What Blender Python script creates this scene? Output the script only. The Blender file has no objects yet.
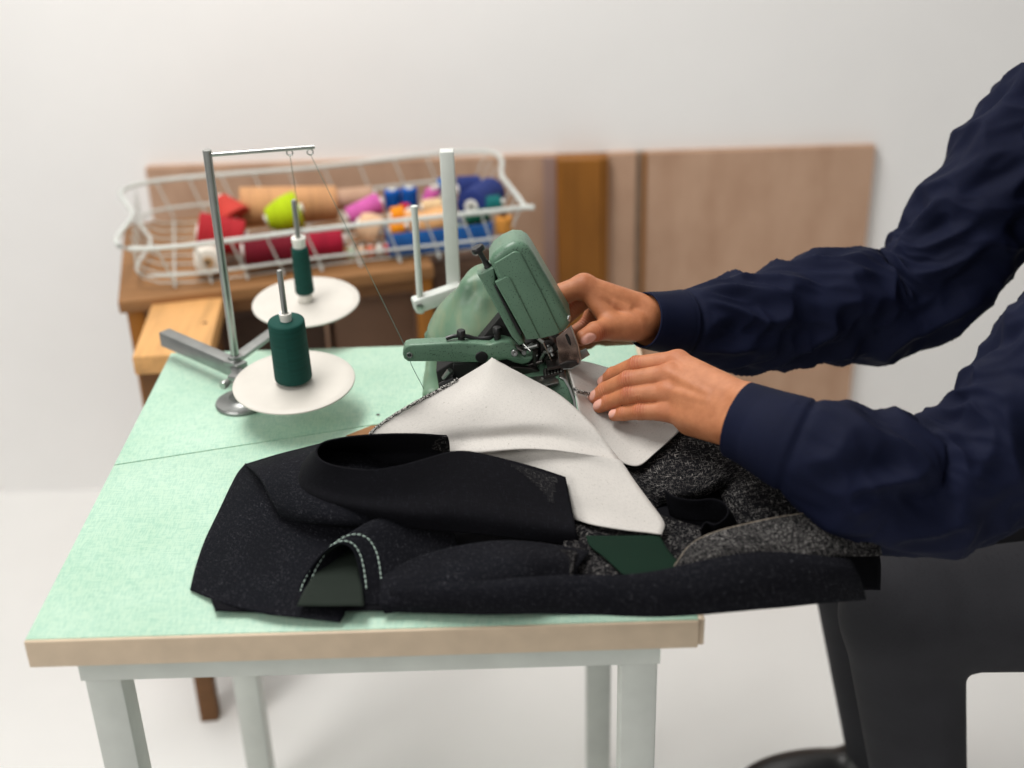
import bpy, bmesh, math, random
import numpy as np
from mathutils import Vector, Matrix, noise

random.seed(7)
col = bpy.context.scene.collection
V3 = lambda p: np.array(p, dtype=float)

# ------------------------------------------------------------------ camera
F_PX = 1300.0
TH = math.radians(27.0); ROLL = 0.03
CAM = V3((0, -1.29, 1.49))
FW = V3((0, math.cos(TH), -math.sin(TH)))
_r0 = V3((1, 0, 0)); _u0 = np.cross(_r0, FW)
RT = math.cos(ROLL) * _r0 - math.sin(ROLL) * _u0
UP = math.sin(ROLL) * _r0 + math.cos(ROLL) * _u0

def ray(px, py): return FW + RT * ((px - 512) / F_PX) + UP * ((384 - py) / F_PX)
def Z(px, py, z):            # point of the horizontal plane at height z
    d = ray(px, py); return CAM + d * ((z - CAM[2]) / d[2])
def Q(px, py, y):            # point of the vertical plane at depth y
    d = ray(px, py); return CAM + d * ((y - CAM[1]) / d[1])

def make_camera():
    cd = bpy.data.cameras.new('camera'); co = bpy.data.objects.new('camera', cd); col.objects.link(co)
    m = Matrix(((RT[0], UP[0], -FW[0], CAM[0]), (RT[1], UP[1], -FW[1], CAM[1]), (RT[2], UP[2], -FW[2], CAM[2]), (0, 0, 0, 1)))
    co.matrix_world = m
    cd.sensor_width = 36; cd.sensor_fit = 'HORIZONTAL'; cd.lens = F_PX / 1024 * 36
    cd.clip_start = 0.05; cd.clip_end = 50
    cd.dof.use_dof = True; cd.dof.focus_distance = 1.40; cd.dof.aperture_fstop = 2.3
    bpy.context.scene.camera = co

# --------------------------------------------------------------- materials
def lin(c):
    return tuple(((x / 255) / 12.92 if x / 255 <= .04045 else ((x / 255 + .055) / 1.055) ** 2.4) for x in c)

class NT:
    def __init__(s, name):
        s.m = bpy.data.materials.new(name); s.m.use_nodes = True
        s.n = s.m.node_tree.nodes; s.l = s.m.node_tree.links
        s.b = s.n['Principled BSDF']
    def node(s, t, **kw):
        n = s.n.new(t)
        for k, v in kw.items():
            if k in n.inputs: n.inputs[k].default_value = v
            else: setattr(n, k, v)
        return n
    def link(s, a, b): s.l.new(a, b)
    def coords(s, kind='Object', scale=(1, 1, 1)):
        tc = s.node('ShaderNodeTexCoord'); mp = s.node('ShaderNodeMapping')
        mp.inputs['Scale'].default_value = scale
        s.link(tc.outputs[kind], mp.inputs['Vector']); return mp.outputs['Vector']
    def noise(s, vec, scale, detail=3, rough=.5):
        n = s.node('ShaderNodeTexNoise'); n.inputs['Scale'].default_value = scale
        n.inputs['Detail'].default_value = detail; n.inputs['Roughness'].default_value = rough
        s.link(vec, n.inputs['Vector']); return n.outputs['Fac']
    def ramp(s, fac, stops):
        r = s.node('ShaderNodeValToRGB'); e = r.color_ramp.elements
        while len(e) > 1: e.remove(e[-1])
        e[0].position = stops[0][0]; e[0].color = (*stops[0][1], 1) if len(stops[0][1]) == 3 else stops[0][1]
        for p, c in stops[1:]:
            q = e.new(p); q.color = (*c, 1)
        s.link(fac, r.inputs['Fac']); return r.outputs['Color']
    def mix(s, fac, a, b, mode='MIX'):
        n = s.node('ShaderNodeMix', data_type='RGBA', blend_type=mode)
        if isinstance(fac, (int, float)): n.inputs[0].default_value = fac
        else: s.link(fac, n.inputs[0])
        for i, x in ((6, a), (7, b)):
            if isinstance(x, tuple): n.inputs[i].default_value = (*x, 1)
            else: s.link(x, n.inputs[i])
        return n.outputs[2]
    def bump(s, h, strength=.3, dist=.001):
        n = s.node('ShaderNodeBump'); n.inputs['Strength'].default_value = strength; n.inputs['Distance'].default_value = dist
        s.link(h, n.inputs['Height']); s.link(n.outputs['Normal'], s.b.inputs['Normal'])
    def set(s, color=None, rough=.5, metal=0, spec=None):
        if color is not None:
            if isinstance(color, tuple): s.b.inputs['Base Color'].default_value = (*color, 1)
            else: s.link(color, s.b.inputs['Base Color'])
        s.b.inputs['Roughness'].default_value = rough; s.b.inputs['Metallic'].default_value = metal
        if spec is not None: s.b.inputs['Specular IOR Level'].default_value = spec
        return s.m

def sc(c, k): return tuple(min(1, x * k) for x in c)

def mat_noise(name, rgb, var=.12, scale=40, rough=.6, metal=0, bump=.0, bscale=300, spec=None, kind='Object'):
    t = NT(name); c = lin(rgb); v = t.coords(kind)
    f = t.noise(v, scale, 4)
    colr = t.ramp(f, [(.3, sc(c, 1 - var)), (.7, sc(c, 1 + var))])
    if bump: t.bump(t.noise(v, bscale, 2), bump, .001)
    return t.set(colr, rough, metal, spec)

def mat_wood(name, rgb, axis=0, rough=.5):
    t = NT(name); c = lin(rgb); s = [40, 40, 40]; s[axis] = 4
    v = t.coords('Object', tuple(s))
    f = t.noise(v, 1.6, 6, .6)
    g = t.ramp(f, [(.25, sc(c, .75)), (.5, c), (.75, sc(c, 1.15))])
    t.bump(f, .15, .001)
    return t.set(g, rough, 0, .3)

def mat_thread(name, rgb, rough=.75):
    """wound thread: fine turns around the axis held in UV.y"""
    t = NT(name); c = lin(rgb)
    v = t.coords('UV', (1, 1, 1))
    w = t.node('ShaderNodeTexWave', wave_type='BANDS', bands_direction='Y')
    w.inputs['Scale'].default_value = 260; w.inputs['Distortion'].default_value = 1.5; w.inputs['Detail'].default_value = 1
    t.link(v, w.inputs['Vector'])
    n = t.noise(t.coords('UV', (6, 220, 1)), 1.0, 2)
    g = t.ramp(n, [(.3, sc(c, .82)), (.7, sc(c, 1.12))])
    t.bump(w.outputs['Fac'], .35, .0006)
    return t.set(g, rough, 0, .25)

def mat_weave(name, rgb, fleck=None, fleck_amt=.0, rough=.85, scale=1.0, bump=.3, base_var=.12, spec=.2, sheen=0, stain=0):
    """woven cloth; UV in metres. Flecks are the pale yarns that show in the weave."""
    t = NT(name); c = lin(rgb)
    a = t.noise(t.coords('UV', (1900 * scale, 260 * scale, 1)), 1.0, 2, .6)
    b = t.noise(t.coords('UV', (260 * scale, 1900 * scale, 1)), 1.0, 2, .6)
    mx = t.node('ShaderNodeMath', operation='MAXIMUM'); t.link(a, mx.inputs[0]); t.link(b, mx.inputs[1])
    ad = t.node('ShaderNodeMath', operation='ADD'); t.link(a, ad.inputs[0]); t.link(b, ad.inputs[1])
    big = t.noise(t.coords('UV'), 14, 3)
    colr = t.ramp(big, [(.3, sc(c, 1 - base_var)), (.7, sc(c, 1 + base_var))])
    if fleck:
        lo = .74 - fleck_amt * .3
        fk = t.ramp(mx.outputs[0], [(max(0, lo - .06), (0, 0, 0)), (min(1, lo + .10), (1, 1, 1))])
        pn = t.ramp(t.noise(t.coords('UV'), 30, 4, .65), [(.35, (.25,) * 3), (.65, (1, 1, 1))])
        fk = t.mix(1.0, fk, pn, 'MULTIPLY')
        colr = t.mix(fk, colr, lin(fleck))
    else:
        th = t.ramp(ad.outputs[0], [(.7, (.80,) * 3), (1.0, (1, 1, 1))])
        colr = t.mix(1.0, colr, th, 'MULTIPLY')
    if stain:
        sp = t.noise(t.coords('UV'), 300, 1)
        sm = t.ramp(sp, [(.22, (.45, .42, .36)), (.28, (1, 1, 1))])
        colr = t.mix(stain, colr, sm, 'MULTIPLY')
    t.bump(ad.outputs[0], bump, .0008)
    m = t.set(colr, rough, 0, spec)
    if sheen:
        t.b.inputs['Sheen Weight'].default_value = sheen; t.b.inputs['Sheen Roughness'].default_value = .5
    return m

M = {}
def build_materials():
    # painted cast iron: green hammer paint with speckles and rubbed patches
    t = NT('machine green'); v = t.coords('Object')
    base = t.ramp(t.noise(v, 18, 4), [(.3, lin((84, 114, 94))), (.7, lin((98, 130, 107)))])
    sp = t.ramp(t.noise(v, 620, 1), [(.30, lin((88, 104, 92))), (.37, (1, 1, 1))])
    colr = t.mix(.85, base, sp, 'MULTIPLY')
    rub = t.ramp(t.noise(t.coords('Object', (30, 8, 14)), 1.0, 5, .65), [(.60, (0, 0, 0)), (.72, (1, 1, 1))])
    colr = t.mix(t.mix(.35, (0, 0, 0), rub), colr, lin((150, 152, 122)))
    t.bump(t.noise(v, 450, 2), .12, .0006)
    M['green'] = t.set(colr, .36, 0, .45)
    t = NT('worn machine green'); v = t.coords('Object')
    base = t.ramp(t.noise(v, 16, 4), [(.3, lin((88, 118, 96))), (.7, lin((112, 140, 114)))])
    rub = t.ramp(t.noise(t.coords('Object', (46, 14, 9)), 1.0, 5, .6), [(.48, (0, 0, 0)), (.66, (.5, .5, .5))])
    t.bump(t.noise(v, 450, 2), .10, .0006)
    M['green_worn'] = t.set(t.mix(rub, base, lin((138, 142, 112))), .38, 0, .4)
    t = NT('mint laminate'); v = t.coords('Object')
    a = t.noise(t.coords('Object', (900, 90, 1)), 1, 2); b = t.noise(t.coords('Object', (90, 900, 1)), 1, 2)
    ad = t.node('ShaderNodeMath', operation='ADD'); t.link(a, ad.inputs[0]); t.link(b, ad.inputs[1])
    fine = t.ramp(ad.outputs[0], [(.75, lin((146, 184, 162))), (1.0, lin((166, 205, 183))), (1.25, lin((192, 215, 190)))])
    wear = t.ramp(t.noise(v, 9, 5, .6), [(.35, lin((152, 194, 172))), (.65, lin((180, 213, 195)))])
    M['mint'] = t.set(t.mix(.5, fine, wear), .45, 0, .4)
    M['white_cloth'] = mat_weave('cream pocketing cotton', (204, 200, 194), rough=.9, scale=.8, bump=.35, base_var=.04, stain=.7)
    M['denim'] = mat_weave('charcoal slub denim', (14, 14, 17), fleck=(170, 166, 162), fleck_amt=.35, rough=.92, scale=.52, bump=.5, spec=.10)
    M['denim_dim'] = mat_weave('charcoal denim with grey flecks', (20, 20, 23), fleck=(110, 108, 106), fleck_amt=.30, rough=.9, scale=.5, bump=.5, spec=.15)
    M['denim_light'] = mat_weave('charcoal denim with many pale yarns', (20, 20, 22), fleck=(186, 182, 178), fleck_amt=.45, rough=.92, scale=.75, bump=.5, spec=.10)
    M['denim_soft'] = mat_weave('charcoal denim with faint flecks', (16, 17, 22), fleck=(92, 92, 98), fleck_amt=.24, rough=.92, scale=.6, bump=.35, spec=.10)
    M['lining'] = mat_weave('black twill reverse', (15, 15, 19), fleck=(34, 35, 41), fleck_amt=.30, rough=.9, scale=.5, bump=.3, spec=.10)
    M['green_cloth'] = mat_weave('dark green cotton', (6, 36, 23), rough=.85, scale=.7, bump=.3)
    M['olive_lining'] = mat_weave('dark olive hem lining', (32, 40, 34), rough=.85, scale=.7, bump=.3)
    t = NT('overlock stitch'); v = t.coords('UV', (1, 1, 1))
    w = t.noise(t.coords('Object'), 620, 2)
    M['overlock'] = t.set(t.ramp(w, [(.46, lin((22, 22, 24))), (.54, lin((190, 188, 182)))]), .8, 0, .2)
    M['frayed'] = mat_noise('frayed yarn ends', (150, 138, 122), .3, 300, .9)
    M['stitch'] = mat_noise('pale green stitching', (168, 188, 178), .1, 200, .8)
    M['shirt'] = mat_weave('navy shirt cotton', (8, 15, 41), rough=.8, scale=.6, bump=.15, base_var=.10, spec=.2)
    M['shirt_thread'] = mat_noise('navy seam thread', (44, 58, 98), .1, 100, .8)
    M['trousers'] = mat_weave('dark grey trousers', (52, 52, 56), rough=.85)
    # skin with knuckle redness and nails as their own colours
    t = NT('skin'); v = t.coords('Object')
    n1 = t.noise(v, 60, 4, .6)
    base = t.ramp(n1, [(.3, lin((172, 108, 70))), (.7, lin((193, 127, 87)))])
    at = t.node('ShaderNodeAttribute', attribute_name='red'); at2 = t.node('ShaderNodeAttribute', attribute_name='nail')
    rd = t.mix(at.outputs['Fac'], base, lin((164, 78, 52)))
    cl = t.mix(at2.outputs['Fac'], rd, lin((226, 170, 152)))
    fine = t.noise(v, 1100, 3, .6)
    fine2 = t.noise(v, 420, 4, .7); fm = t.node('ShaderNodeMath', operation='ADD'); t.link(fine, fm.inputs[0]); t.link(fine2, fm.inputs[1]); t.bump(fm.outputs[0], .30, .0009)
    t.b.inputs['Subsurface Weight'].default_value = .06
    t.b.inputs['Subsurface Radius'].default_value = (.006, .0022, .0012)
    t.b.inputs['Subsurface Scale'].default_value = 1.0
    rr = t.node('ShaderNodeMapRange'); rr.inputs['To Min'].default_value = .52; rr.inputs['To Max'].default_value = .28
    t.link(at2.outputs['Fac'], rr.inputs['Value'])
    m = t.set(cl, .5, 0, .4); t.link(rr.outputs[0], t.b.inputs['Roughness']); M['skin'] = m
    M['hair'] = mat_noise('black hair', (26, 22, 20), .3, 120, .5)
    M['steel'] = mat_noise('brushed steel', (176, 178, 174), .08, 60, .28, 1)
    M['dull_steel'] = mat_noise('dull grey steel', (150, 152, 150), .12, 40, .38, .9)
    M['dark_steel'] = mat_noise('oily dark steel', (84, 80, 78), .3, 90, .32, .85)
    M['brown_steel'] = mat_noise('smoky metal guard', (158, 136, 126), .2, 50, .2, .9)
    M['black'] = mat_noise('black oxide', (24, 24, 25), .2, 60, .4)
    M['cavity_black'] = mat_noise('flat cavity black', (15, 14, 13), .4, 120, .75)  # flat black stands in for the dark of cavities, holes and slots
    M['white_paint'] = mat_noise('white painted metal', (206, 210, 204), .05, 30, .4)
    M['white_plastic'] = mat_noise('white plastic', (228, 226, 218), .04, 30, .45)
    M['card_white'] = mat_noise('white disc', (208, 203, 194), .04, 25, .55)
    M['ochre'] = mat_wood('ochre painted wood', (150, 96, 34), 2, .5)
    M['wood'] = mat_wood('raw wood', (146, 104, 64), 0, .6)
    M['wood_dark'] = mat_wood('brown wood', (112, 76, 44), 0, .6)
    M['wood_pale'] = mat_wood('pale pine', (216, 164, 104), 1, .55)
    M['edge'] = mat_noise('beige table edging', (206, 186, 160), .06, 40, .5)
    M['brown_edge'] = mat_wood('brown edge strip', (140, 98, 60), 0, .6)
    M['chest'] = mat_noise('dark bench shade brown', (78, 54, 40), .2, 14, .7)  # dark tone put in for the shade under the bench
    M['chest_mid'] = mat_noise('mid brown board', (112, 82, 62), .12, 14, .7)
    # rough beige wall board
    t = NT('beige rough board'); v = t.coords('Object')
    cloud = t.noise(v, 5, 5, .62); smear = t.noise(t.coords('Object', (14, 14, 4)), 1, 5, .6)
    a = t.ramp(cloud, [(.32, lin((178, 142, 116))), (.68, lin((200, 164, 138)))])
    b = t.ramp(smear, [(.35, lin((168, 134, 110))), (.6, lin((198, 166, 142)))])
    t.bump(t.noise(v, 60, 4), .25, .004)
    M['beige'] = t.set(t.mix(.45, a, b), .85, 0, .2)
    M['mauve'] = mat_noise('greyish mauve board', (162, 134, 124), .08, 10, .85)
    M['grey_strip'] = mat_noise('grey brown strip', (150, 128, 108), .12, 30, .8)
    M['wall_white'] = mat_noise('white wall paint', (247, 246, 244), .01, 8, .8)
    M['floor'] = mat_noise('pale floor', (244, 243, 240), .015, 6, .6)
    M['thread_green'] = mat_thread('dark green thread', (14, 68, 60))
    M['thread_line'] = mat_noise('green thread strand', (60, 92, 80), .05, 50, .7)
    M['kraft'] = mat_noise('cardboard core', (196, 160, 118), .06, 40, .8)
    M['blue_box'] = mat_noise('blue card box', (10, 92, 168), .08, 30, .5)

def tmat(key, rgb):
    if key not in M: M[key] = mat_thread(key + ' thread', rgb)
    return M[key]

# ------------------------------------------------------------ mesh helpers
class MB:
    def __init__(s): s.v = []; s.f = []; s.uv = {}; s.mi = []
    def add(s, verts, faces, uvs=None, mi=0):
        o = len(s.v); s.v += [tuple(map(float, p)) for p in verts]
        for f in faces: s.f.append(tuple(i + o for i in f)); s.mi.append(mi)
        if uvs is not None:
            for i, q in enumerate(uvs): s.uv[o + i] = (float(q[0]), float(q[1]))
        return s

def thing(name, label=None, cat=None, loc=(0, 0, 0), group=None):
    o = bpy.data.objects.new(name, None); col.objects.link(o); o.location = tuple(map(float, loc)); o.empty_display_size = .05
    return tag(o, label, cat, group)
def tag(o, label=None, cat=None, group=None, kind=None):
    if label: o['label'] = label
    if cat: o['category'] = cat
    if group: o['group'] = group
    if kind: o['kind'] = kind
    return o
def origin_of(o):
    p = V3((0, 0, 0))
    while o is not None: p = p + V3(o.location); o = o.parent
    return p

def obj(name, mb, mats, parent=None, smooth=True, angle=40, solid=None, label=None):
    me = bpy.data.meshes.new(name)
    vs = np.array(mb.v)
    if parent is not None: loc = V3((0, 0, 0)); off = origin_of(parent)
    else:
        lo, hi = vs.min(0), vs.max(0); loc = V3(((lo[0] + hi[0]) / 2, (lo[1] + hi[1]) / 2, lo[2])); off = loc
    me.from_pydata([tuple(p) for p in (vs - off)], [], mb.f); 
    for m in (mats if isinstance(mats, (list, tuple)) else [mats]): me.materials.append(m)
    if mb.uv:
        ul = me.uv_layers.new(name='UVMap')
        for lp in me.loops: ul.data[lp.index].uv = mb.uv.get(lp.vertex_index, (0, 0))
    if any(mb.mi): me.polygons.foreach_set('material_index', mb.mi)
    bm = bmesh.new(); bm.from_mesh(me); bmesh.ops.recalc_face_normals(bm, faces=bm.faces); bm.to_mesh(me); bm.free()
    me.polygons.foreach_set('use_smooth', [bool(smooth)] * len(me.polygons))
    if smooth and angle: me.set_sharp_from_angle(angle=math.radians(angle))
    o = bpy.data.objects.new(name, me); col.objects.link(o)
    o.parent = parent
    o.location = tuple(loc)
    if solid:
        md = o.modifiers.new('thickness', 'SOLIDIFY'); md.thickness = solid; md.offset = 0
    if label: o['label'] = label
    return o

def frame(d):
    d = V3(d) / np.linalg.norm(d); a = V3((0, 0, 1)) if abs(d[2]) < .9 else V3((1, 0, 0))
    x = np.cross(a, d); x /= np.linalg.norm(x); return x, np.cross(d, x), d

def lathe(mb, p0, axis, prof, n=32, mi=0, uv=True):
    x, y, d = frame(axis); p0 = V3(p0); vs = []; uvs = []
    for (t, r) in prof:
        for k in range(n + 1):
            a = 2 * math.pi * k / n
            vs.append(p0 + d * t + (x * math.cos(a) + y * math.sin(a)) * max(r, 1e-5)); uvs.append((k / n * .2, t))
    fs = [(i * (n + 1) + k, i * (n + 1) + k + 1, (i + 1) * (n + 1) + k + 1, (i + 1) * (n + 1) + k) for i in range(len(prof) - 1) for k in range(n)]
    mb.add(vs, fs, uvs, mi); return mb

def tube(mb, pts, r, n=10, mi=0, closed=False, caps=True):
    pts = [V3(p) for p in pts]; L = len(pts); rs = r if isinstance(r, (list, tuple)) else [r] * L
    tang = []
    for i in range(L):
        if closed: t = pts[(i + 1) % L] - pts[i - 1]
        else: t = pts[min(i + 1, L - 1)] - pts[max(i - 1, 0)]
        tang.append(t / (np.linalg.norm(t) + 1e-12))
    x, y, _ = frame(tang[0]); vs = []
    for i in range(L):
        x = x - tang[i] * (x @ tang[i]); x /= np.linalg.norm(x); y = np.cross(tang[i], x)
        for k in range(n):
            a = 2 * math.pi * k / n; vs.append(pts[i] + (x * math.cos(a) + y * math.sin(a)) * rs[i])
    fs = []
    for i in range(L if closed else L - 1):
        j = (i + 1) % L
        for k in range(n): fs.append((i * n + k, i * n + (k + 1) % n, j * n + (k + 1) % n, j * n + k))
    if caps and not closed: fs += [tuple(range(n))[::-1], tuple((L - 1) * n + k for k in range(n))]
    mb.add(vs, fs, None, mi); return mb

def box(mb, lo, hi, bev=0.0, mi=0, ax=None, seg=2):
    """box in axes ax=(origin, ex, ey, ez) or world"""
    bm = bmesh.new(); bmesh.ops.create_cube(bm, size=1)
    lo, hi = V3(lo), V3(hi)
    for v in bm.verts:
        v.co = Vector([lo[i] + (hi[i] - lo[i]) * (v.co[i] + .5) for i in range(3)])
    if bev: bmesh.ops.bevel(bm, geom=list(bm.edges), offset=bev, segments=seg, affect='EDGES', profile=.5)
    return from_bm(mb, bm, mi, ax)

def from_bm(mb, bm, mi=0, ax=None):
    bm.verts.index_update(); vs = [V3(v.co) for v in bm.verts]
    if ax: vs = [V3(ax[0]) + V3(ax[1]) * p[0] + V3(ax[2]) * p[1] + V3(ax[3]) * p[2] for p in vs]
    mb.add(vs, [tuple(v.index for v in f.verts) for f in bm.faces], None, mi); bm.free(); return mb

def slab(mb, outline, vec, bev=0.0, seg=3, mi=0):
    """closed outline (3-D points) pushed along vec, edges rounded"""
    bm = bmesh.new(); vec = V3(vec)
    a = [bm.verts.new(tuple(p)) for p in outline]; b = [bm.verts.new(tuple(V3(p) + vec)) for p in outline]
    n = len(a); bm.faces.new(a); bm.faces.new(b[::-1])
    for i in range(n): bm.faces.new((a[i], b[i], b[(i + 1) % n], a[(i + 1) % n]))
    bmesh.ops.recalc_face_normals(bm, faces=bm.faces)
    if bev:
        caps = [e for e in bm.edges if (e.verts[0] in a) == (e.verts[1] in a)]
        bmesh.ops.bevel(bm, geom=caps, offset=bev, segments=seg, affect='EDGES', profile=.5, clamp_overlap=True)
    return from_bm(mb, bm, mi)

def cr(P, n, closed=False):
    """Catmull-Rom through P, n samples per span"""
    P = [V3(p) for p in P]; out = []
    L = len(P); spans = L if closed else L - 1
    for i in range(spans):
        p0 = P[i - 1] if (i > 0 or closed) else 2 * P[0] - P[1]
        p1 = P[i]; p2 = P[(i + 1) % L]
        p3 = P[(i + 2) % L] if (i + 2 < L or closed) else 2 * P[-1] - P[-2]
        for k in range(n):
            t = k / n
            out.append(.5 * (2 * p1 + (p2 - p0) * t + (2 * p0 - 5 * p1 + 4 * p2 - p3) * t * t + (3 * p1 - p0 - 3 * p2 + p3) * t ** 3))
    if not closed: out.append(P[-1])
    return out

def grid_surface(rows, su=10, sv=10):
    rows = [[(p if len(p) == 3 and isinstance(p, np.ndarray) else Z(*p)) for p in r] for r in rows]
    R = [cr(r, su) for r in rows]
    cols = [cr([R[i][j] for i in range(len(R))], sv) for j in range(len(R[0]))]
    return np.array(cols).transpose(1, 0, 2)      # [v][u][3]

def cloth_mesh(rows, su=10, sv=10, wob=.0012, freq=18, seed=0, uvrot=False):
    G = grid_surface(rows, su, sv); nv, nu, _ = G.shape
    if wob:
        for i in range(nv):
            for j in range(nu):
                p = G[i, j]
                G[i, j, 2] += wob * noise.noise(Vector((p[0] * freq + seed, p[1] * freq, p[2] * freq * .5)))
                G[i, j, 1] += wob * noise.noise(Vector((p[0] * freq + 40 + seed, p[1] * freq, p[2] * freq)))
    ul = np.concatenate([[0], np.cumsum(np.linalg.norm(np.diff(G, axis=1), axis=2).mean(0))])
    vl = np.concatenate([[0], np.cumsum(np.linalg.norm(np.diff(G, axis=0), axis=2).mean(1))])
    mb = MB(); uv = [(ul[j], vl[i]) for i in range(nv) for j in range(nu)]
    fs = [(i * nu + j, i * nu + j + 1, (i + 1) * nu + j + 1, (i + 1) * nu + j) for i in range(nv - 1) for j in range(nu - 1)]
    mb.add(G.reshape(-1, 3), fs, uv)
    return mb, G

# ------------------------------------------------------ implicit surfaces
def smin(a, b, k):
    if k <= 0: return np.minimum(a, b)
    h = np.clip(.5 + .5 * (b - a) / k, 0, 1)
    return b * (1 - h) + a * h - k * h * (1 - h)
def cone(P, a, b, ra, rb):
    a = V3(a); b = V3(b); ab = b - a; t = np.clip(((P - a) @ ab) / (ab @ ab), 0, 1)
    return np.linalg.norm(P - (a + t[:, None] * ab), axis=1) - (ra + (rb - ra) * t)
def ball(P, c, r): return np.linalg.norm(P - V3(c), axis=1) - r
def ellip(P, c, r, ax=None):
    q = P - V3(c)
    if ax is not None: q = np.stack([q @ V3(a) for a in ax], 1)
    r = V3(r); k0 = np.linalg.norm(q / r, axis=1); k1 = np.linalg.norm(q / (r * r), axis=1)
    return k0 * (k0 - 1) / np.maximum(k1, 1e-9)

def surface_nets(fn, lo, hi, h):
    lo = V3(lo); hi = V3(hi); n = np.ceil((hi - lo) / h).astype(int) + 1
    ax = [lo[i] + h * np.arange(n[i]) for i in range(3)]
    D = np.empty(tuple(n), dtype=np.float32)
    YY, ZZ = np.meshgrid(ax[1], ax[2], indexing='ij'); yz = np.stack([YY.ravel(), ZZ.ravel()], 1)
    step = max(1, int(400000 / len(yz)))
    for i in range(0, n[0], step):
        xs = ax[0][i:i + step]
        P = np.concatenate([np.repeat(xs, len(yz))[:, None], np.tile(yz, (len(xs), 1))], 1)
        D[i:i + step] = fn(P).reshape(len(xs), n[1], n[2])
    S = D < 0
    c = [S[a:n[0] - 1 + a, b:n[1] - 1 + b, d:n[2] - 1 + d] for a in (0, 1) for b in (0, 1) for d in (0, 1)]
    cnt = sum(x.astype(np.int8) for x in c); act = (cnt > 0) & (cnt < 8)
    idx = -np.ones(act.shape, dtype=np.int64); A = np.argwhere(act); idx[act] = np.arange(len(A))
    acc = np.zeros((len(A), 3)); m = np.zeros(len(A))
    corners = [(a, b, d) for a in (0, 1) for b in (0, 1) for d in (0, 1)]
    for ci in corners:
        for axn in range(3):
            if ci[axn] == 0:
                cj = list(ci); cj[axn] = 1
                d0 = D[A[:, 0] + ci[0], A[:, 1] + ci[1], A[:, 2] + ci[2]].astype(float)
                d1 = D[A[:, 0] + cj[0], A[:, 1] + cj[1], A[:, 2] + cj[2]].astype(float)
                x = (d0 < 0) != (d1 < 0); t = np.where(x, d0 / np.where(x, d0 - d1, 1), 0)
                p = np.tile(np.array(ci, float), (len(A), 1)); p[:, axn] += t
                acc[x] += p[x]; m[x] += 1
    verts = lo + (A + acc / m[:, None]) * h
    faces = []
    for axn in range(3):
        b, c2 = (axn + 1) % 3, (axn + 2) % 3
        s0 = [slice(None)] * 3; s1 = [slice(None)] * 3; s0[axn] = slice(0, -1); s1[axn] = slice(1, None)
        X = S[tuple(s0)] != S[tuple(s1)]; E = np.argwhere(X)
        ok = (E[:, b] > 0) & (E[:, c2] > 0) & (E[:, b] < n[b] - 1) & (E[:, c2] < n[c2] - 1); E = E[ok]
        q = []
        for (db, dc) in ((-1, -1), (0, -1), (0, 0), (-1, 0)):
            e = E.copy(); e[:, b] += db; e[:, c2] += dc; q.append(idx[e[:, 0], e[:, 1], e[:, 2]])
        q = np.stack(q, 1); flip = ~S[E[:, 0], E[:, 1], E[:, 2]]
        q[flip] = q[flip][:, ::-1]; faces.append(q)
    faces = np.concatenate(faces)
    # settle the vertices on the surface
    for _ in range(2):
        e = h * .3; g = np.stack([(fn(verts + V3(d) * e) - fn(verts - V3(d) * e)) / (2 * e) for d in np.eye(3)], 1)
        f = fn(verts); verts = verts - g * (np.clip(f, -h, h) / np.maximum((g * g).sum(1), .2))[:, None]
    return verts, [tuple(int(i) for i in q) for q in faces]

# ================================================================ setting
WY = 1.16
def build_setting():
    def st(name, mb, m, **k): return tag(obj(name, mb, m, None, **k), kind='structure')
    mb = MB(); box(mb, (-2.2, -1.9, -.05), (2.2, WY + .1, 0)); st('floor', mb, M['floor'], smooth=False)
    mb = MB(); box(mb, (-2.2, WY + .02, 0), (2.2, WY + .10, 2.7)); st('wall_back', mb, M['wall_white'], smooth=False)
    # low board panelling standing against the wall: top edge a little above desk height
    x0, xa, xb, xc, xd, x1 = -.70, Q(544, 230, WY)[0], Q(557, 230, WY)[0], Q(607, 230, WY)[0], Q(637, 230, WY)[0], .72
    zt = Q(196, 167, WY)[2]
    mb = MB(); box(mb, (x0, WY, 0), (xb, WY + .02, zt)); st('wall_panel_left', mb, M['beige'], smooth=False)
    mb = MB(); box(mb, (xa, WY - .006, 0), (xb, WY, zt), .002); st('trim_1', mb, M['mauve'], smooth=False)
    mb = MB(); box(mb, (xb, WY - .028, 0), (xc - .012, WY + .02, zt), .003)
    box(mb, (xc - .012, WY - .02, 0), (xc, WY + .02, zt), .002); st('trim_2', mb, M['ochre'], smooth=False)
    mb = MB(); box(mb, (xc, WY, 0), (xd - .004, WY + .02, zt)); st('wall_panel_middle', mb, M['beige'], smooth=False)
    mb = MB(); box(mb, (xd - .004, WY + .008, 0), (xd + .010, WY + .02, zt)); st('trim_3', mb, M['grey_strip'], smooth=False)
    mb = MB(); box(mb, (xd + .010, WY - .004, 0), (xd + .016, WY + .02, zt), .001); st('trim_4', mb, M['ochre'], smooth=False)
    mb = MB(); box(mb, (xd + .016, WY, 0), (x1, WY + .02, zt)); st('wall_panel_right', mb, M['beige'], smooth=False)

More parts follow.
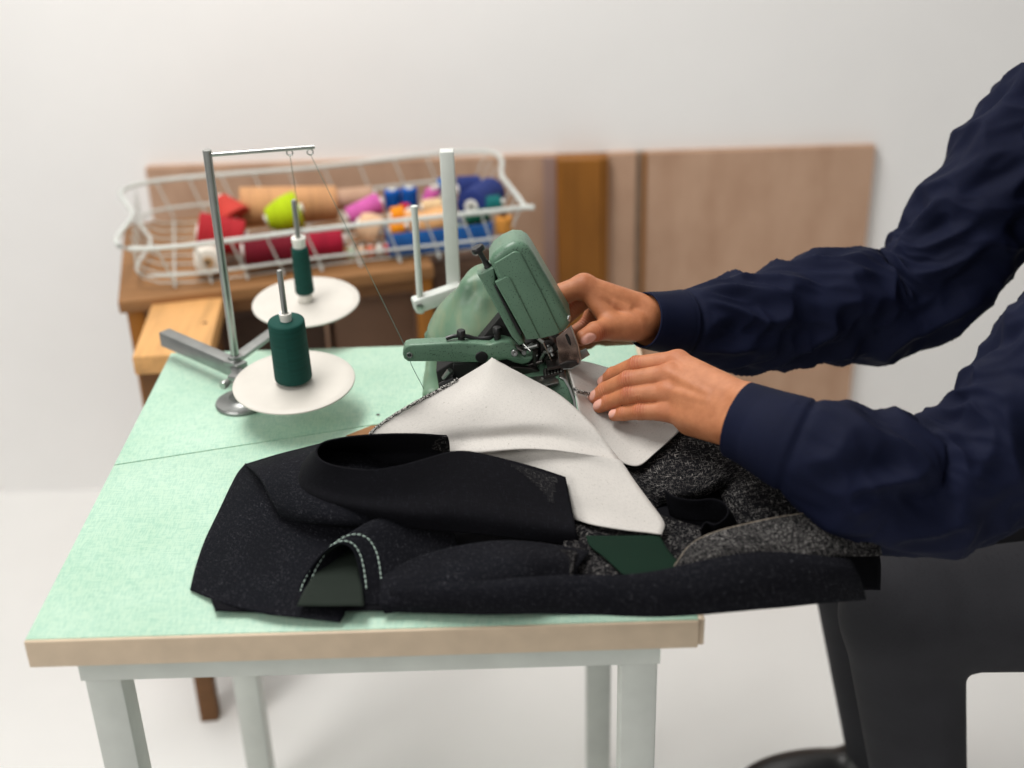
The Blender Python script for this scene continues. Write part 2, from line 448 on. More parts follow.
# =================================================================== table
def build_table():
    xl, xr, yf, yb, zt = -.455, .165, -.325, .285, .75
    t = thing('sewing_table', 'mint green laminate work table under the overlock machine, with a seam across its top', 'table', (-.14, 0, 0))
    def prism(pts, z0, z1, bev=.0015):
        mb = MB(); slab(mb, [(x, y, z1) for x, y in pts], (0, 0, z0 - z1), bev, 2); return mb
    s0 = Z(196, 452, zt); s1 = Z(370, 425, zt); d = s1 - s0; k = d[1] / d[0]
    ya, yc = s0[1] + (xl - s0[0]) * k, s0[1] + (xr - s0[0]) * k
    g = .0009
    obj('tabletop', prism([(xl, ya + g), (xr, yc + g), (xr, yb), (xl, yb)], zt - .028, zt), M['mint'], t)
    obj('tabletop', prism([(xl, yf), (xr, yf), (xr, yc - g), (xl, ya - g)], zt - .028, zt), M['mint'], t)
    mb = MB(); box(mb, (xr, yf, zt - .03), (xr + .006, yb, zt - .0005), .001); box(mb, (xl, yf - .004, zt - .03), (xr, yf, zt - .0005), .001)
    obj('edging', mb, M['edge'], t)
    # brown strip let in along the seam under the cloth
    a, b, c, e = Z(346, 437, zt), Z(371, 427, zt), Z(392, 425, zt), Z(384, 438, zt)
    mb = MB(); slab(mb, [p + V3((0, 0, .0022)) for p in (a, e, c, b)], (0, 0, -.002), .0004, 1); obj('wood_strip', mb, M['brown_edge'], t)
    mb = MB(); lathe(mb, Z(378, 415, zt), (0, 0, 1), [(-.0005, .0022), (.0006, .0022), (.0009, .0014), (.0004, .0009), (.0004, 0)], 16); obj('screw', mb, M['dark_steel'], t)
    mb = MB(); box(mb, (xl + .03, yf + .03, zt - .075), (xr - .03, yf + .045, zt - .028)); box(mb, (xl + .03, yb - .045, zt - .075), (xr - .03, yb - .03, zt - .028))
    box(mb, (xl + .031, yf + .046, zt - .074), (xl + .045, yb - .046, zt - .0285)); box(mb, (xr - .045, yf + .046, zt - .074), (xr - .031, yb - .046, zt - .0285))
    obj('apron', mb, M['white_paint'], t, smooth=False)
    for x in (xl + .05, xr - .05):
        for y in (yf + .05, yb - .05):
            mb = MB(); box(mb, (x - .018, y - .018, 0), (x + .018, y + .018, zt - .028), .003); obj('leg', mb, M['white_paint'], t)

# ============================================================ thread stand
DISC_Z = .80
SPX = V3((0, -.08, .9968))
def spool(name, label, p0, axis, h, r0, r1, mat, core_r=.006, lo=.006, hi=.012, core_mat=None, group=None, bulge=0.0, hole=.0036, seg=32, flange=0):
    p0 = V3(p0); d = V3(axis) / np.linalg.norm(axis)
    t = thing(name, label, 'thread spool', p0, group)
    mb = MB(); rd = .0022
    prof = [(lo, core_r), (lo, r0 - rd), (lo + rd * .4, r0 - rd * .3)]
    for k in range(9):
        u = k / 8; tt = lo + rd + (h - 2 * rd) * u; prof.append((tt, r0 + (r1 - r0) * u + bulge * math.sin(math.pi * u)))
    prof += [(lo + h - rd * .4, r1 - rd * .3), (lo + h, r1 - rd), (lo + h, core_r)]
    lathe(mb, p0, d, prof, seg); obj('thread_winding', mb, mat, t, angle=60)
    mb = MB(); H = lo + h + hi; cr0 = core_r * (r0 / max(r0, r1)) if abs(r0 - r1) > .006 else core_r
    pr = [(0, hole), (0, core_r * 1.04), (.001, core_r * 1.1), (lo * .9, core_r * 1.1), (lo, core_r)]
    pr += [(lo + h, core_r), (lo + h + hi * .3, core_r * 1.02), (H - .0012, core_r * 1.14), (H, core_r * 1.1), (H, hole), (0, hole)]
    lathe(mb, p0, d, pr, seg); obj('core', mb, core_mat or M['white_plastic'], t, angle=35)
    return t

def build_stand():
    n0 = Z(294, 380.5, DISC_Z); f0 = Z(306, 300.5, DISC_Z)
    base = Z(243, 404, .75); hub = Z(234, 366, .783)
    t = thing('thread_stand', 'grey steel thread stand with upright pole and two white spool discs on the table', 'thread stand', base)
    mb = MB(); lathe(mb, base, (0, 0, 1), [(0, 0), (0, .0325), (.003, .0335), (.0055, .032), (.0062, .022), (.009, .0175), (.010, .0165), (.010, 0)], 40); obj('base_plate', mb, M['dull_steel'], t)
    mb = MB(); tube(mb, [base + V3((0, 0, .008)), V3((base[0], base[1], .778))], .008, 14); obj('base_post', mb, M['dull_steel'], t)
    def bar(a, b, w, th):
        a, b = V3(a), V3(b); d = (b - a); L = np.linalg.norm(d); d /= L; s = np.cross(d, (0, 0, 1)); s /= np.linalg.norm(s)
        mb = MB(); box(mb, (0, -w / 2, -th / 2), (L, w / 2, th / 2), .0012, ax=(a, d, s, np.cross(s, d))); return mb
    # flat bars: one off to the left, one back to the far disc, one forward to the near disc
    hz = .780
    hub = Z(235, 367, hz); lend = Z(165, 337, hz)
    obj('cross_bar', bar(hub + V3((.012, -.012, 0)), lend, .017, .020), M['dull_steel'], t)
    H2 = hub + V3((0, 0, .0095)); fz = V3((f0[0], f0[1], H2[2])); nz = V3((n0[0], n0[1], hz))
    e = (fz - H2) / np.linalg.norm(fz - H2)
    obj('cross_bar', bar(H2 - e * .012, fz + e * .010, .016, .006), M['dull_steel'], t)
    obj('cross_bar', bar(V3((base[0] - .01, base[1], hz + .0095)), nz + V3((.01, 0, .0095)), .015, .006), M['dull_steel'], t)
    obj('cross_bar', bar(V3((base[0], base[1] - .008, hz + .002)), hub + V3((0, .006, .002)), .014, .008), M['dull_steel'], t)
    k = Z(228, 382, .776); mb = MB(); lathe(mb, k, (-.5, -1, 0), [(-.006, 0), (-.006, .004), (.004, .004), (.005, .0055), (.010, .0055), (.0115, .0045), (.0115, 0)], 16); obj('clamp_screw', mb, M['steel'], t)
    # pole
    pt = Q(208, 150, hub[1]); pb = V3((hub[0] + .002, hub[1], hz - .02)); pt = V3((pb[0], pb[1], pt[2]))
    mb = MB(); tube(mb, [pb, pt], .0052, 18); obj('pole', mb, M['steel'], t)
    mb = MB(); lathe(mb, (pb[0], pb[1], hz + .004), (0, 0, 1), [(0, .0055), (0, .009), (.012, .009), (.013, .0055)], 20); obj('collar', mb, M['dull_steel'], t)
    # eyelet arm at the top of the pole
    e1 = Q(289, 147, hub[1] + .02); e1[2] = pt[2] - .006
    e2 = V3((e1[0] + .024, e1[1], e1[2]))
    mb = MB(); tube(mb, [pt - V3((0, 0, .006)), V3((e2[0] + .006, e1[1], e1[2]))], .0024, 10); obj('guide_arm', mb, M['steel'], t)
    for e in (e1, e2):
        mb = MB(); c = e + V3((0, 0, -.006)); tube(mb, [c + V3((.0035 * math.cos(a), 0, .0035 * math.sin(a))) for a in np.linspace(0, 2 * math.pi, 16, endpoint=False)], .0009, 8, closed=True); obj('eyelet', mb, M['steel'], t)
    for p, hh in ((n0, .146), (f0, .147)):
        mb = MB(); c = p - V3((0, 0, .0022))
        lathe(mb, c, SPX, [(-.0006, .004), (-.0012, .0705), (-.0002, .0722), (.0012, .0724), (.0020, .0715), (.0012, .060), (.0006, .030), (.0018, .017), (.0022, .004)], 72); obj('spool_disc', mb, M['card_white'], t, angle=60)
        mb = MB(); lathe(mb, V3((p[0], p[1], hz + .006)), (0, 0, 1), [(0, 0), (0, .010), (p[2] - hz - .010, .010), (p[2] - hz - .008, .004)], 20); obj('disc_seat', mb, M['dull_steel'], t)
        mb = MB(); lathe(mb, p - V3((0, 0, .004)), SPX, [(0, 0), (0, .0034), (hh + .002, .0034), (hh + .004, .0026), (hh + .004, 0)], 18); obj('spindle', mb, M['steel'], t)
    spool('thread_spool', 'fat dark green thread spool on the near white disc of the thread stand', n0 + V3((0, 0, .0003)), SPX, .078, .0222, .0212, M['thread_green'], core_r=.0066, lo=.0035, hi=.0095, hole=.0042)
    spool('thread_spool', 'slim dark green thread spool on the far white disc of the thread stand', f0 + V3((0, 0, .0003)), SPX, .068, .0128, .0112, M['thread_green'], core_r=.0085, lo=.012, hi=.0135, hole=.0042)
    # threads
    tag_line('thread_strand', [f0 + V3((.010, -.004, .07)), f0 + V3((.005, -.003, .10)), e1 + V3((0, 0, -.0085))], 'pale thread rising from the slim green spool to the stand eyelet')
    hole = Q(409.5, 355.5, .0015)
    tag_line('thread_strand', [e2 + V3((0, 0, -.0085)), hole * .5 + e2 * .5 + V3((0, 0, -.004)), hole + V3((0, 0, .0))], 'long green thread slanting down to the hole in the machine lever')
    p2 = Q(424, 389, -.004)
    tag_line('thread_strand', [hole + V3((0, -.0015, 0)), Q(412, 366, -.003), p2], 'short green thread from the lever hole down to the cream cloth edge')

def tag_line(name, pts, label):
    mb = MB(); tube(mb, cr(pts, 8), .00035, 6); o = obj(name, mb, M['thread_line']); tag(o, label, 'thread'); return o

# ========================================================= white post stand
def build_white_stand():
    y = .235
    b = Q(457, 352, y); b[2] = .75
    t = thing('post_stand', 'white painted metal post with a side arm and thin rod behind the machine', 'stand', b)
    top = Q(449.5, 150, y)[2]
    mb = MB(); box(mb, (b[0] - .0085, y - .0085, .756), (b[0] + .0085, y + .0085, top), .0015); obj('post', mb, M['white_paint'], t)
    mb = MB(); box(mb, (b[0] - .018, y - .022, .75), (b[0] + .018, y + .030, .757), .0015); obj('foot', mb, M['white_paint'], t)
    a0, a1 = Q(418, 304, y - .03), Q(462, 289, y - .012)
    d = a1 - a0; L = np.linalg.norm(d); d /= L; s = np.cross(d, (0, 0, 1)); s /= np.linalg.norm(s); u = np.cross(s, d)
    mb = MB(); box(mb, (-.006, -.009, -.0095), (L, .009, .0095), .003, ax=(a0, d, s, u)); obj('arm', mb, M['white_paint'], t)
    rp = a0 + V3((.003, 0, 0)); rt = Q(414.5, 206, rp[1])[2]
    mb = MB(); tube(mb, [V3((rp[0], rp[1], rp[2] - .012)), V3((rp[0], rp[1], rt))], .0042, 14); obj('rod', mb, M['white_paint'], t)
    mb = MB(); lathe(mb, (rp[0] - .0005, rp[1] - .0085, rp[2]), (0, -1, 0), [(0, 0), (0, .0045), (.002, .0042), (.0025, 0)], 16); obj('screw', mb, M['steel'], t)

# ============================================== basket, its bench, the spools
def build_basket():
    ZT = .775
    A = Z(196, 242, ZT); B = Z(530, 207, ZT); L = np.linalg.norm(B - A); e1 = (B - A) / L; e2 = np.cross((0, 0, 1), e1)
    def Bk(px, py, off=0.0):
        d = ray(px, py); o = A + e2 * off; return CAM + d * (((o - CAM) @ e2) / (d @ e2))
    def S(p): return (V3(p) - A) @ e1
    zb = Bk(240, 281)[2]; zr = Bk(200, 272)[2]; D = (Z(498, 172, ZT) - A) @ e2
    print('basket depth', D); D = .33
    P = lambda s, o, z: V3((*(A + e1 * s + e2 * o)[:2], z))
    sl, sr = -.10, L - .008; ins = .035
    t = thing('wire_basket', 'white wire basket full of coloured thread spools on the bench', 'basket', P(L / 2, D / 2, zb))
    W = M['white_paint']
    ring = lambda z, i, r: tube(MB(), cr([P(sl + i, i * .3, z), P((sl + sr) / 2, i * .3, z), P(sr - i - .012, i * .3, z), P(sr - i, .012 + i * .3, z), P(sr - i, D / 2, z), P(sr - i, D - i * .3, z), P((sl + sr) / 2, D - i * .3, z), P(sl + i, D - i * .3, z), P(sl + i, D / 2, z)], 6, True), r, 8, closed=True)
    obj('rim', ring(ZT, 0, .0043), W, t); obj('middle_ring', ring(zr, .022, .0027), W, t); 
    mb = MB(); n = 12
    ss = [S(Bk(x, y)) for x, y in ((229, 239), (265, 232), (305, 232), (345, 230), (385, 225), (425, 222), (462, 218))]
    st = ss[1] - ss[0]; ss = [ss[0] - 2 * st, ss[0] - st] + ss + [ss[-1] + st * .55]
    for s in ss:
        s2 = s + (.02 if s < L - .03 else -.01)
        tube(mb, cr([P(s, 0, ZT), P(s2, .006, zb + .01), P(s2, .012, zb + .002), P(s2, D / 2, zb + .002), P(s2, D - .012, zb + .002), P(s2, D - .006, zb + .01), P(s, D, ZT)], 5), .0016, 6)
    for o in np.linspace(.02, D - .02, 8):
        tube(mb, cr([P(sr, o, ZT), P(sr - ins + .006, o, zb + .012), P(sr - ins, o, zb + .004), P((sl + sr) / 2, o, zb + .004), P(sl + ins, o, zb + .004), P(sl, o, ZT)], 4), .0012, 6)
    obj('wires', mb, W, t)
    # bench
    zt = zb - .001
    bx = thing('wooden_bench', 'brown wooden bench carrying the wire basket, against the beige wall', 'bench', P(L / 2, .1, 0))
    ax = lambda s, o, z: (P(s, o, z), e1, e2, V3((0, 0, 1)))
    sR = S(Bk(434, 268, -.03)); 
    mb = MB(); box(mb, (-.13, -.03, -.02), (sR, .34, 0), .002, ax=ax(0, 0, zt)); obj('bench_top', mb, M['wood'], bx)
    mb = MB(); box(mb, (-.12, -.024, -.042), (sR - .006, -.004, -.02), .002, ax=ax(0, 0, zt)); obj('rail', mb, M['wood_dark'], bx)
    for s in (sR - .030, -.12):
        for o in (-.026, .31):
            mb = MB(); box(mb, (s, o, -zt), (s + .026, o + .026, -.02), .002, ax=ax(0, 0, zt)); obj('leg', mb, M['ochre'], bx)
    # boxes beneath; the outer two are added to fill in bench shade
    def chest(name, label, s0, s1, o0, o1, h, m):
        t = thing(name, label, 'box', P((s0 + s1) / 2, (o0 + o1) / 2, 0))
        mb = MB(); box(mb, (s0, o0, 0), (s1, o1, h - .02), .004, ax=ax(0, 0, 0)); obj('body', mb, m, t)
        mb = MB(); box(mb, (s0 - .003, o0 - .003, h - .0198), (s1 + .003, o1 + .003, h), .003, ax=ax(0, 0, 0)); obj('lid', mb, m, t)
    sm = S(Bk(322, 300, .05))
    chest('storage_or_shade_box', 'added dark brown box standing in for the shade under the wooden bench, behind the far white disc', -.02, sm, .04, .19, zt - .06, M['chest'])
    chest('storage_or_shade_box', 'brown storage chest under the bench, beside the bench leg', sm + .015, S(Bk(412, 300, .05)), .02, .19, zt - .045, M['chest_mid'])
    chest('storage_or_shade_box', 'added brown box standing in for the bench shadow right of the wooden bench, behind the white post', sR + .012, S(Bk(500, 260, .08)), .06, .20, zt - .028, M['chest_mid'])
    # pine stool at the left edge
    zs = .69; br, fr = Z(223, 297, zs), Z(209, 352, zs); e = (br - fr); Ls = np.linalg.norm(e); e /= Ls; x = np.cross(e, (0, 0, 1))
    t = thing('pine_stool', 'pale pine stool with a knot in its top, left of the thread stand pole', 'stool', (*(fr + e * Ls / 2 - x * .1)[:2], 0))
    axs = (V3((fr[0], fr[1], zs)), x, e, V3((0, 0, 1)))
    mb = MB(); box(mb, (-.11, 0, -.03), (0, Ls, 0), .003, ax=axs); obj('seat', mb, M['wood_pale'], t)
    mb = MB(); k = Z(205, 323, zs); lathe(mb, k - V3((0, 0, .0008)), (0, 0, 1), [(0, 0), (.0004, .0045), (.0012, .004), (.0013, 0)], 14); obj('knot', mb, M['wood_dark'], t)
    mb = MB(); box(mb, (-.105, .008, -.10), (-.008, Ls - .008, -.03), .002, ax=axs); obj('apron', mb, M['wood_dark'], t)
    for a in (-.105, -.04):
        for b in (.01, Ls - .04):
            mb = MB(); box(mb, (a, b, -zs), (a + .03, b + .03, -.10), .002, ax=axs); obj('leg', mb, M['wood_dark'], t)
    # ---- what lies in the basket
    ppm = 1 / 600.
    def lying(name, label, a, b, oa, ob, ra, rb, key, rgb, core=True, bulge=0, cm=None, group=None, lo=.004, hi=.006):
        p, q = Bk(*a, oa), Bk(*b, ob); d = q - p; h = np.linalg.norm(d)
        return spool(name, label, p, d, max(h - lo - hi, .004), ra * ppm, rb * ppm, tmat(key, rgb), core_r=min(ra, rb) * ppm * .42, lo=lo, hi=hi, core_mat=cm, bulge=bulge * ppm, group=group, seg=28, hole=min(ra, rb) * ppm * .2)
    K = M['kraft']
    lying('thread_cone', 'large tan thread cone lying at the back of the basket behind the lime one', (238, 208), (340, 203), .17, .17, 21, 18, 'tan', (206, 154, 108), cm=K)
    lying('thread_cone', 'lime green thread cone in the basket, leaning before the large tan cone', (265, 220), (303, 208), .10, .10, 11, 19, 'lime', (176, 200, 12), bulge=2)
    lying('thread_cone', 'coral red thread cone at the back left of the basket', (218, 196), (236, 222), .15, .12, 8, 19, 'coral', (198, 66, 56))
    lying('thread_cone', 'red thread cone at the left end of the basket, above the white reel', (196, 232), (248, 238), .09, .08, 20, 17, 'red', (170, 34, 42))
    lying('thread_reel', 'white reel with its round end facing out at the basket left corner', (208, 263), (207, 252), .012, .075, 13, 13, 'white', (232, 226, 214), cm=K, lo=.001, hi=.002)
    lying('thread_cone', 'dark crimson thread cone lying along the basket front, left of centre', (241, 251), (301, 246), .035, .035, 15, 16, 'crimson', (112, 12, 32))
    lying('thread_cone', 'bright crimson thread cone lying along the basket front behind the slim spool', (292, 247), (346, 240), .045, .045, 17, 14, 'crimson_bright', (158, 20, 48))
    lying('thread_cone', 'pink thread cone tilted on top of the basket heap', (346, 218), (383, 201), .10, .11, 9.5, 11, 'pink', (206, 96, 168))
    lying('thread_cone', 'cream thread cone lying under the tilted pink cone', (356, 222), (382, 232), .06, .05, 11, 14, 'cream', (226, 186, 150), bulge=2)
    lying('thread_cone', 'pale beige thread cone behind the tilted pink cone', (332, 200), (376, 196), .17, .17, 11, 11, 'beige', (204, 180, 150))
    lying('thread_reel', 'royal blue thread reel standing at the back of the basket, left of its twin', (394, 212), (392, 189), .13, .13, 8.5, 8.5, 'royal', (6, 84, 168), lo=.002, hi=.002)
    lying('thread_reel', 'royal blue thread reel standing at the back of the basket, right of its twin', (410, 210), (409, 187), .13, .13, 8.5, 8.5, 'royal', (6, 84, 168), lo=.002, hi=.002)
    lying('thread_reel', 'small cherry red thread reel before the two royal blue reels', (400, 208), (410, 208), .10, .10, 5, 5, 'cherry', (196, 22, 56), lo=.001, hi=.001)
    lying('thread_cone', 'orange thread cone in the basket, upper of two', (389, 217), (408, 213), .07, .07, 9, 9, 'orange', (240, 146, 22))
    lying('thread_cone', 'orange thread cone in the basket, lower of two', (388, 231), (408, 226), .05, .05, 9, 8.5, 'orange', (240, 146, 22))
    lying('thread_cone', 'peach thread cone standing right of the orange cones', (413, 234), (411, 208), .06, .06, 9, 8, 'peach', (232, 176, 122))
    lying('thread_cone', 'magenta thread cone at the basket back beside the white post', (430, 205), (434, 186), .12, .12, 10, 7.5, 'magenta', (196, 90, 160))
    lying('thread_cone', 'buff thread cone below the magenta cone', (420, 208), (445, 205), .09, .09, 8, 8, 'buff', (226, 196, 152))
    lying('thread_cone', 'long apricot thread cone lying across the basket behind the white post', (416, 226), (456, 217), .05, .05, 12.5, 13, 'apricot', (228, 172, 116))
    lying('thread_reel', 'small bright blue reel left of the navy cones', (437, 187), (449, 183), .15, .15, 8, 8, 'sky', (20, 96, 170))
    lying('thread_cone', 'navy blue thread cone at the back of the basket beside the post', (456, 190), (484, 186), .15, .15, 14, 12, 'navy', (34, 50, 112))
    lying('thread_cone', 'fat navy blue thread cone with a white core facing out, at the basket right', (471, 207), (493, 191), .05, .13, 17, 16, 'navy', (34, 50, 112), lo=.002)
    lying('thread_cone', 'teal thread cone at the right end of the basket below the navy cone', (482, 206), (504, 202), .05, .05, 9, 8, 'teal', (14, 104, 104))
    lying('thread_cone', 'bottle green thread cone lying under the teal cone', (462, 220), (492, 213), .04, .04, 7, 7, 'bottle', (14, 84, 62))
    lying('thread_reel', 'amber thread reel standing in the right front corner of the basket', (505, 234), (503, 213), .03, .03, 9, 8.5, 'amber', (214, 146, 66), cm=M['wood_dark'])
    # blue box along the front with white reels standing in it
    a, b = Bk(389, 249, .02), Bk(493, 238, .02); zz = zb + .006
    s0, s1 = S(a), S(b); t = thing('card_box', 'blue card box along the basket front holding small white reels', 'box', P((s0 + s1) / 2, .04, zz))
    zt2 = Bk(440, 229, .02)[2]; th = .003
    mb = MB(); axx = (P(0, 0, 0), e1, e2, V3((0, 0, 1)))
    A0 = A[2]
    axx = (V3((A[0], A[1], 0)), e1, e2, V3((0, 0, 1)))
    box(mb, (s0, .018, zz), (s1, .018 + th, zt2), .0006, ax=axx); box(mb, (s0, .062, zz), (s1, .062 + th, zt2), .0006, ax=axx)
    box(mb, (s0, .018, zz), (s0 + th, .065, zt2), .0006, ax=axx); box(mb, (s1 - th, .018, zz), (s1, .065, zt2), .0006, ax=axx)
    box(mb, (s0, .018, zz), (s1, .065, zz + th), .0006, ax=axx); obj('box_wall', mb, M['blue_box'], t)
    for i, xx in enumerate((458, 466, 474, 482, 489)):
        p = Bk(xx, 226 - i * .7, .04); h = p[2] + .004 - (zz + th + .001)
        key, rgb = ('sage', (168, 190, 160)) if i == 0 else ('white', (232, 226, 214))
        spool('thread_reel', 'small sage green reel in the blue card box' if i == 0 else 'small white reel in the row in the blue card box', (p[0], p[1], zz + th + .001), (0, 0, 1), h - .004, .0062, .0062, tmat(key, rgb), core_r=.003, lo=.002, hi=.002, hole=.0012, group=None if i == 0 else 'white reels in the blue box', seg=18)
    for i, (xx, yy, key, rgb, nm) in enumerate(((352, 256, 'sage', (168, 190, 160), 'pale sage'), (362, 255, 'cream', (226, 186, 150), 'cream'), (371, 254, 'vermilion', (226, 98, 40), 'vermilion'), (380, 253, 'white', (232, 226, 214), 'white'), (388, 252, 'cherry', (196, 22, 56), 'cherry'))):
        p = Bk(xx, yy, .03); z0 = zb + .006
        spool('thread_reel', nm + ' bobbin in the front row of small bobbins beside the bright crimson cone', (p[0], p[1], z0), (0, 0, 1), max(.012, p[2] + .012 - z0), .0066, .0066, tmat(key, rgb), core_r=.003, lo=.002, hi=.002, hole=.0012, seg=18)
# ================================================================= machine
def build_machine():
    t = thing('overlock_machine', 'old green cast iron overlock sewing machine standing on the mint table', 'sewing machine', (.0, .06, .75))
    G = M['green']
    def face(pts, y): return [Q(x, yy, y) for x, yy in pts]
    def sl(name, pts, y, depth, bev=.002, m=None, seg=3, parent=t, up=0):
        mb = MB(); slab(mb, face(pts, y), (0, depth, up), bev, seg); return obj(name, mb, m or G, parent)
    # rear casting: domed body with two soft ridges
    yb = .095
    c = lambda x, y, d=yb: Q(x, y, d)
    a0, a1, a2 = c(480, 372), c(476, 330), c(484, 285)
    def body(P):
        d = cone(P, c(483, 392), c(479, 335), .067, .056)
        d = smin(d, cone(P, c(479, 335), c(487, 289), .056, .026), .02)
        d = smin(d, cone(P, c(487, 289), c(500, 288), .026, .027), .015)
        d = smin(d, cone(P, c(446, 345, .080), c(470, 287, .082), .016, .012), .008)       # ridge
        d = smin(d, cone(P, c(470, 350, .058), c(484, 300, .070), .012, .010), .008)      # ridge
        d = smin(d, cone(P, c(500, 352, .085), c(515, 300, .085), .04, .03), .02)
        q = P - c(475, 400, .10); q = np.abs(q) - V3((.050, .042, .030))
        bx = np.linalg.norm(np.maximum(q, 0), axis=1) + np.minimum(q.max(1), 0) - .010
        d = smin(d, bx, .012)
        return np.maximum(d, .7505 - P[:, 2])
    v, f = surface_nets(body, (-.17, -.01, .742), (.10, .19, .96), .0032)
    obj('body_casting', MB().add(v, f), M['green_worn'], t, angle=0)
    mb = MB(); lathe(mb, c(430, 337, .12), (-1, -.4, .1), [(-.012, 0), (-.012, .008), (.003, .008), (.005, .006), (.006, 0)], 24); obj('side_boss', mb, G, t)
    sl('cavity_shade_slab', [(494, 324), (500, 317), (507, 322), (516, 343), (500, 350), (478, 343)], .020, .02, .001, M['cavity_black'])  # dark slab added for the shaded gap between body and head
    # base with the cloth plate
    yb0 = -.026
    base = [(470, 396), (515, 390), (542, 384), (560, 378), (566, 380), (570, 388), (574, 399), (576, 412), (577, 430)]
    def slope(px, py, off=0.0):      # the sloping front face of the base
        d = ray(px, py); n = V3((0, 1, -.85)); p0 = V3((0, yb0 + off, .850)); return CAM + d * (((p0 - CAM) @ n) / (d @ n))
    o = [slope(x, y) for x, y in base]; zb = .7505; lo = lambda p: V3((p[0], p[1] - (p[2] - zb) * .85, zb)); o = o + [lo(o[-1]), lo(o[0])]
    mb = MB(); slab(mb, o, (0, .11, 0), .004, 4); obj('base_casting', mb, G, t)
    e = [(561.5, 377), (566, 379.5), (571, 388), (575.5, 400), (577.5, 414)]
    mb = MB(); pts = [slope(x, y, -.0015) for x, y in e]
    slab(mb, pts + [p + V3((-.003, 0, -.0005)) for p in pts[::-1]], (0, .05, 0), .0004, 1); obj('edge_plate', mb, M['steel'], t)
    # needle arm: cover head
    yh = -.012
    head = [(489, 262), (493, 255), (502, 248), (513, 243), (522, 243.5), (528, 247), (533, 254), (550, 283), (571, 319), (571, 324), (566, 331), (559, 336), (541, 340.5), (526, 342)]
    mb = MB(); slab(mb, face(head, yh), (0, .052, -.002), .0085, 6); hd = obj('head_cover', mb, G, t)
    p1 = [(494.5, 263.5), (513, 252.3), (516.5, 251.8), (519.5, 252.8), (522.5, 256.5), (541, 292), (560, 331.5), (556, 335), (541, 338.8), (527, 340), (524, 333)]
    sl('face_plate', p1, yh - .0022, .006, .0012, parent=hd)
    p2 = [(495, 282.5), (505, 277.3), (508, 277.2), (510.5, 278.8), (513, 283.5), (540, 338.2), (527, 339.6), (522, 331)]
    sl('hinged_plate', p2, yh - .0040, .005, .0010, parent=hd)
    slot = [(494.5, 287), (496.5, 286), (499, 292), (521.5, 333), (520, 336), (517.5, 332)]
    sl('slot', slot, yh - .0026, .006, .0003, M['black'], parent=hd)
    sl('side_cover', [(477, 274.5), (486, 270.5), (494, 267.5), (496, 284), (520, 335), (525, 344), (519, 346), (512, 338)], yh + .004, .026, .003)
    # screws on the head edge
    mb = MB(); lathe(mb, Q(566.5, 318, yh + .006), (.9, -.5, .1), [(-.004, 0), (-.004, .0035), (.0035, .0035), (.0045, .0026), (.0045, 0)], 16); obj('screw', mb, M['steel'], t)
    # plunger knob
    a, b = Q(490, 270, yh + .012), Q(478.5, 250, yh + .012); d = (b - a) / np.linalg.norm(b - a); L = np.linalg.norm(b - a)
    mb = MB(); lathe(mb, a, d, [(-.012, 0), (-.012, .0042), (.006, .0042), (.007, .0034), (.012, .0034), (.0125, .0028), (L - .002, .0028), (L - .0015, .0066), (L, .0074), (L + .0028, .0074), (L + .0042, .0064), (L + .0044, 0)], 24); obj('plunger_knob', mb, M['black'], t)
    sl('bracket', [(485, 268), (491, 262), (494.5, 263), (495, 270), (489, 272)], yh + .026, .012, .0006, M['dull_steel'])
    # front lever with hook
    yl = .004
    lev = [(403, 350), (405, 346.5), (410, 345), (440, 343.5), (462, 342.5), (476, 343.5), (490, 345), (502, 341), (511, 343), (516, 348), (520, 354), (525, 357.5), (530, 356.5), (532.5, 356), (533, 359), (529, 363.5), (522, 365), (514, 363), (507, 360), (496, 361.5), (480, 363), (460, 362.5), (436, 362), (408, 362), (404, 359), (402.6, 355)]
    lv = sl('lever', lev, yl, .018, .0032, seg=4)
    mb = MB(); h = Q(409.5, 355.3, yl - .0004); lathe(mb, h, (0, -1, 0), [(-.002, .0018), (.0002, .0019), (.0005, .0030), (.0001, .0034), (-.002, .0034)], 20); obj('eyelet', mb, M['dull_steel'], lv)
    mb = MB(); lathe(mb, h + V3((0, .0003, 0)), (0, -1, 0), [(-.0006, 0), (-.0006, .0019), (.0002, .0019), (.0003, 0)], 16); obj('hole', mb, M['cavity_black'], lv)
    mb = MB(); lathe(mb, Q(481.5, 357, yl - .0002), (0, -1, 0), [(-.002, 0), (-.002, .0069), (.0006, .0069), (.0012, .0062), (.0012, 0)], 28); obj('pivot_cap', mb, M['black'], lv)
    # thumb screws and spring on the lever
    for x, y0, y1 in ((461.5, 341, 330), (497.5, 339, 327)):
        a = Q(x, y0, yl + .009); L = Q(x, y1, yl + .009)[2] - a[2]; pr = []
        pr = [(0, 0), (0, .0040), (L * .3, .0040), (L * .35, .0032), (L * .5, .0032), (L * .55, .0050), (L * .92, .0050), (L, .0042), (L, 0)]
        mb = MB(); lathe(mb, a, (0, 0, 1), pr, 10); obj('thumb_screw', mb, M['black'], t)
    mb = MB(); tube(mb, cr([Q(446, 338.5, yl + .006), Q(455, 336, yl + .008), Q(466, 336, yl + .01), Q(476, 338.5, yl + .012), Q(488, 338, yl + .014), Q(496, 335, yl + .02)], 5), [.0024] * 26, 8); obj('leaf_spring', mb, M['black'], t)
    # dark works around the lever; the first two blocks stand in for cavity shade
    sl('cavity_backing', [(436, 372), (452, 362), (500, 352), (515, 345), (545, 338), (560, 345), (562, 380), (545, 388), (440, 396)], .026, .03, .002, M['cavity_black'])
    sl('lever_cavity_block', [(453, 364), (478, 363), (478, 379), (453, 379)], .010, .012, .001, M['black'])
    sl('looper_plate', [(512, 367), (530, 368), (541, 372), (541, 386), (514, 386), (505, 376)], .002, .006, .0006, M['dark_steel'])
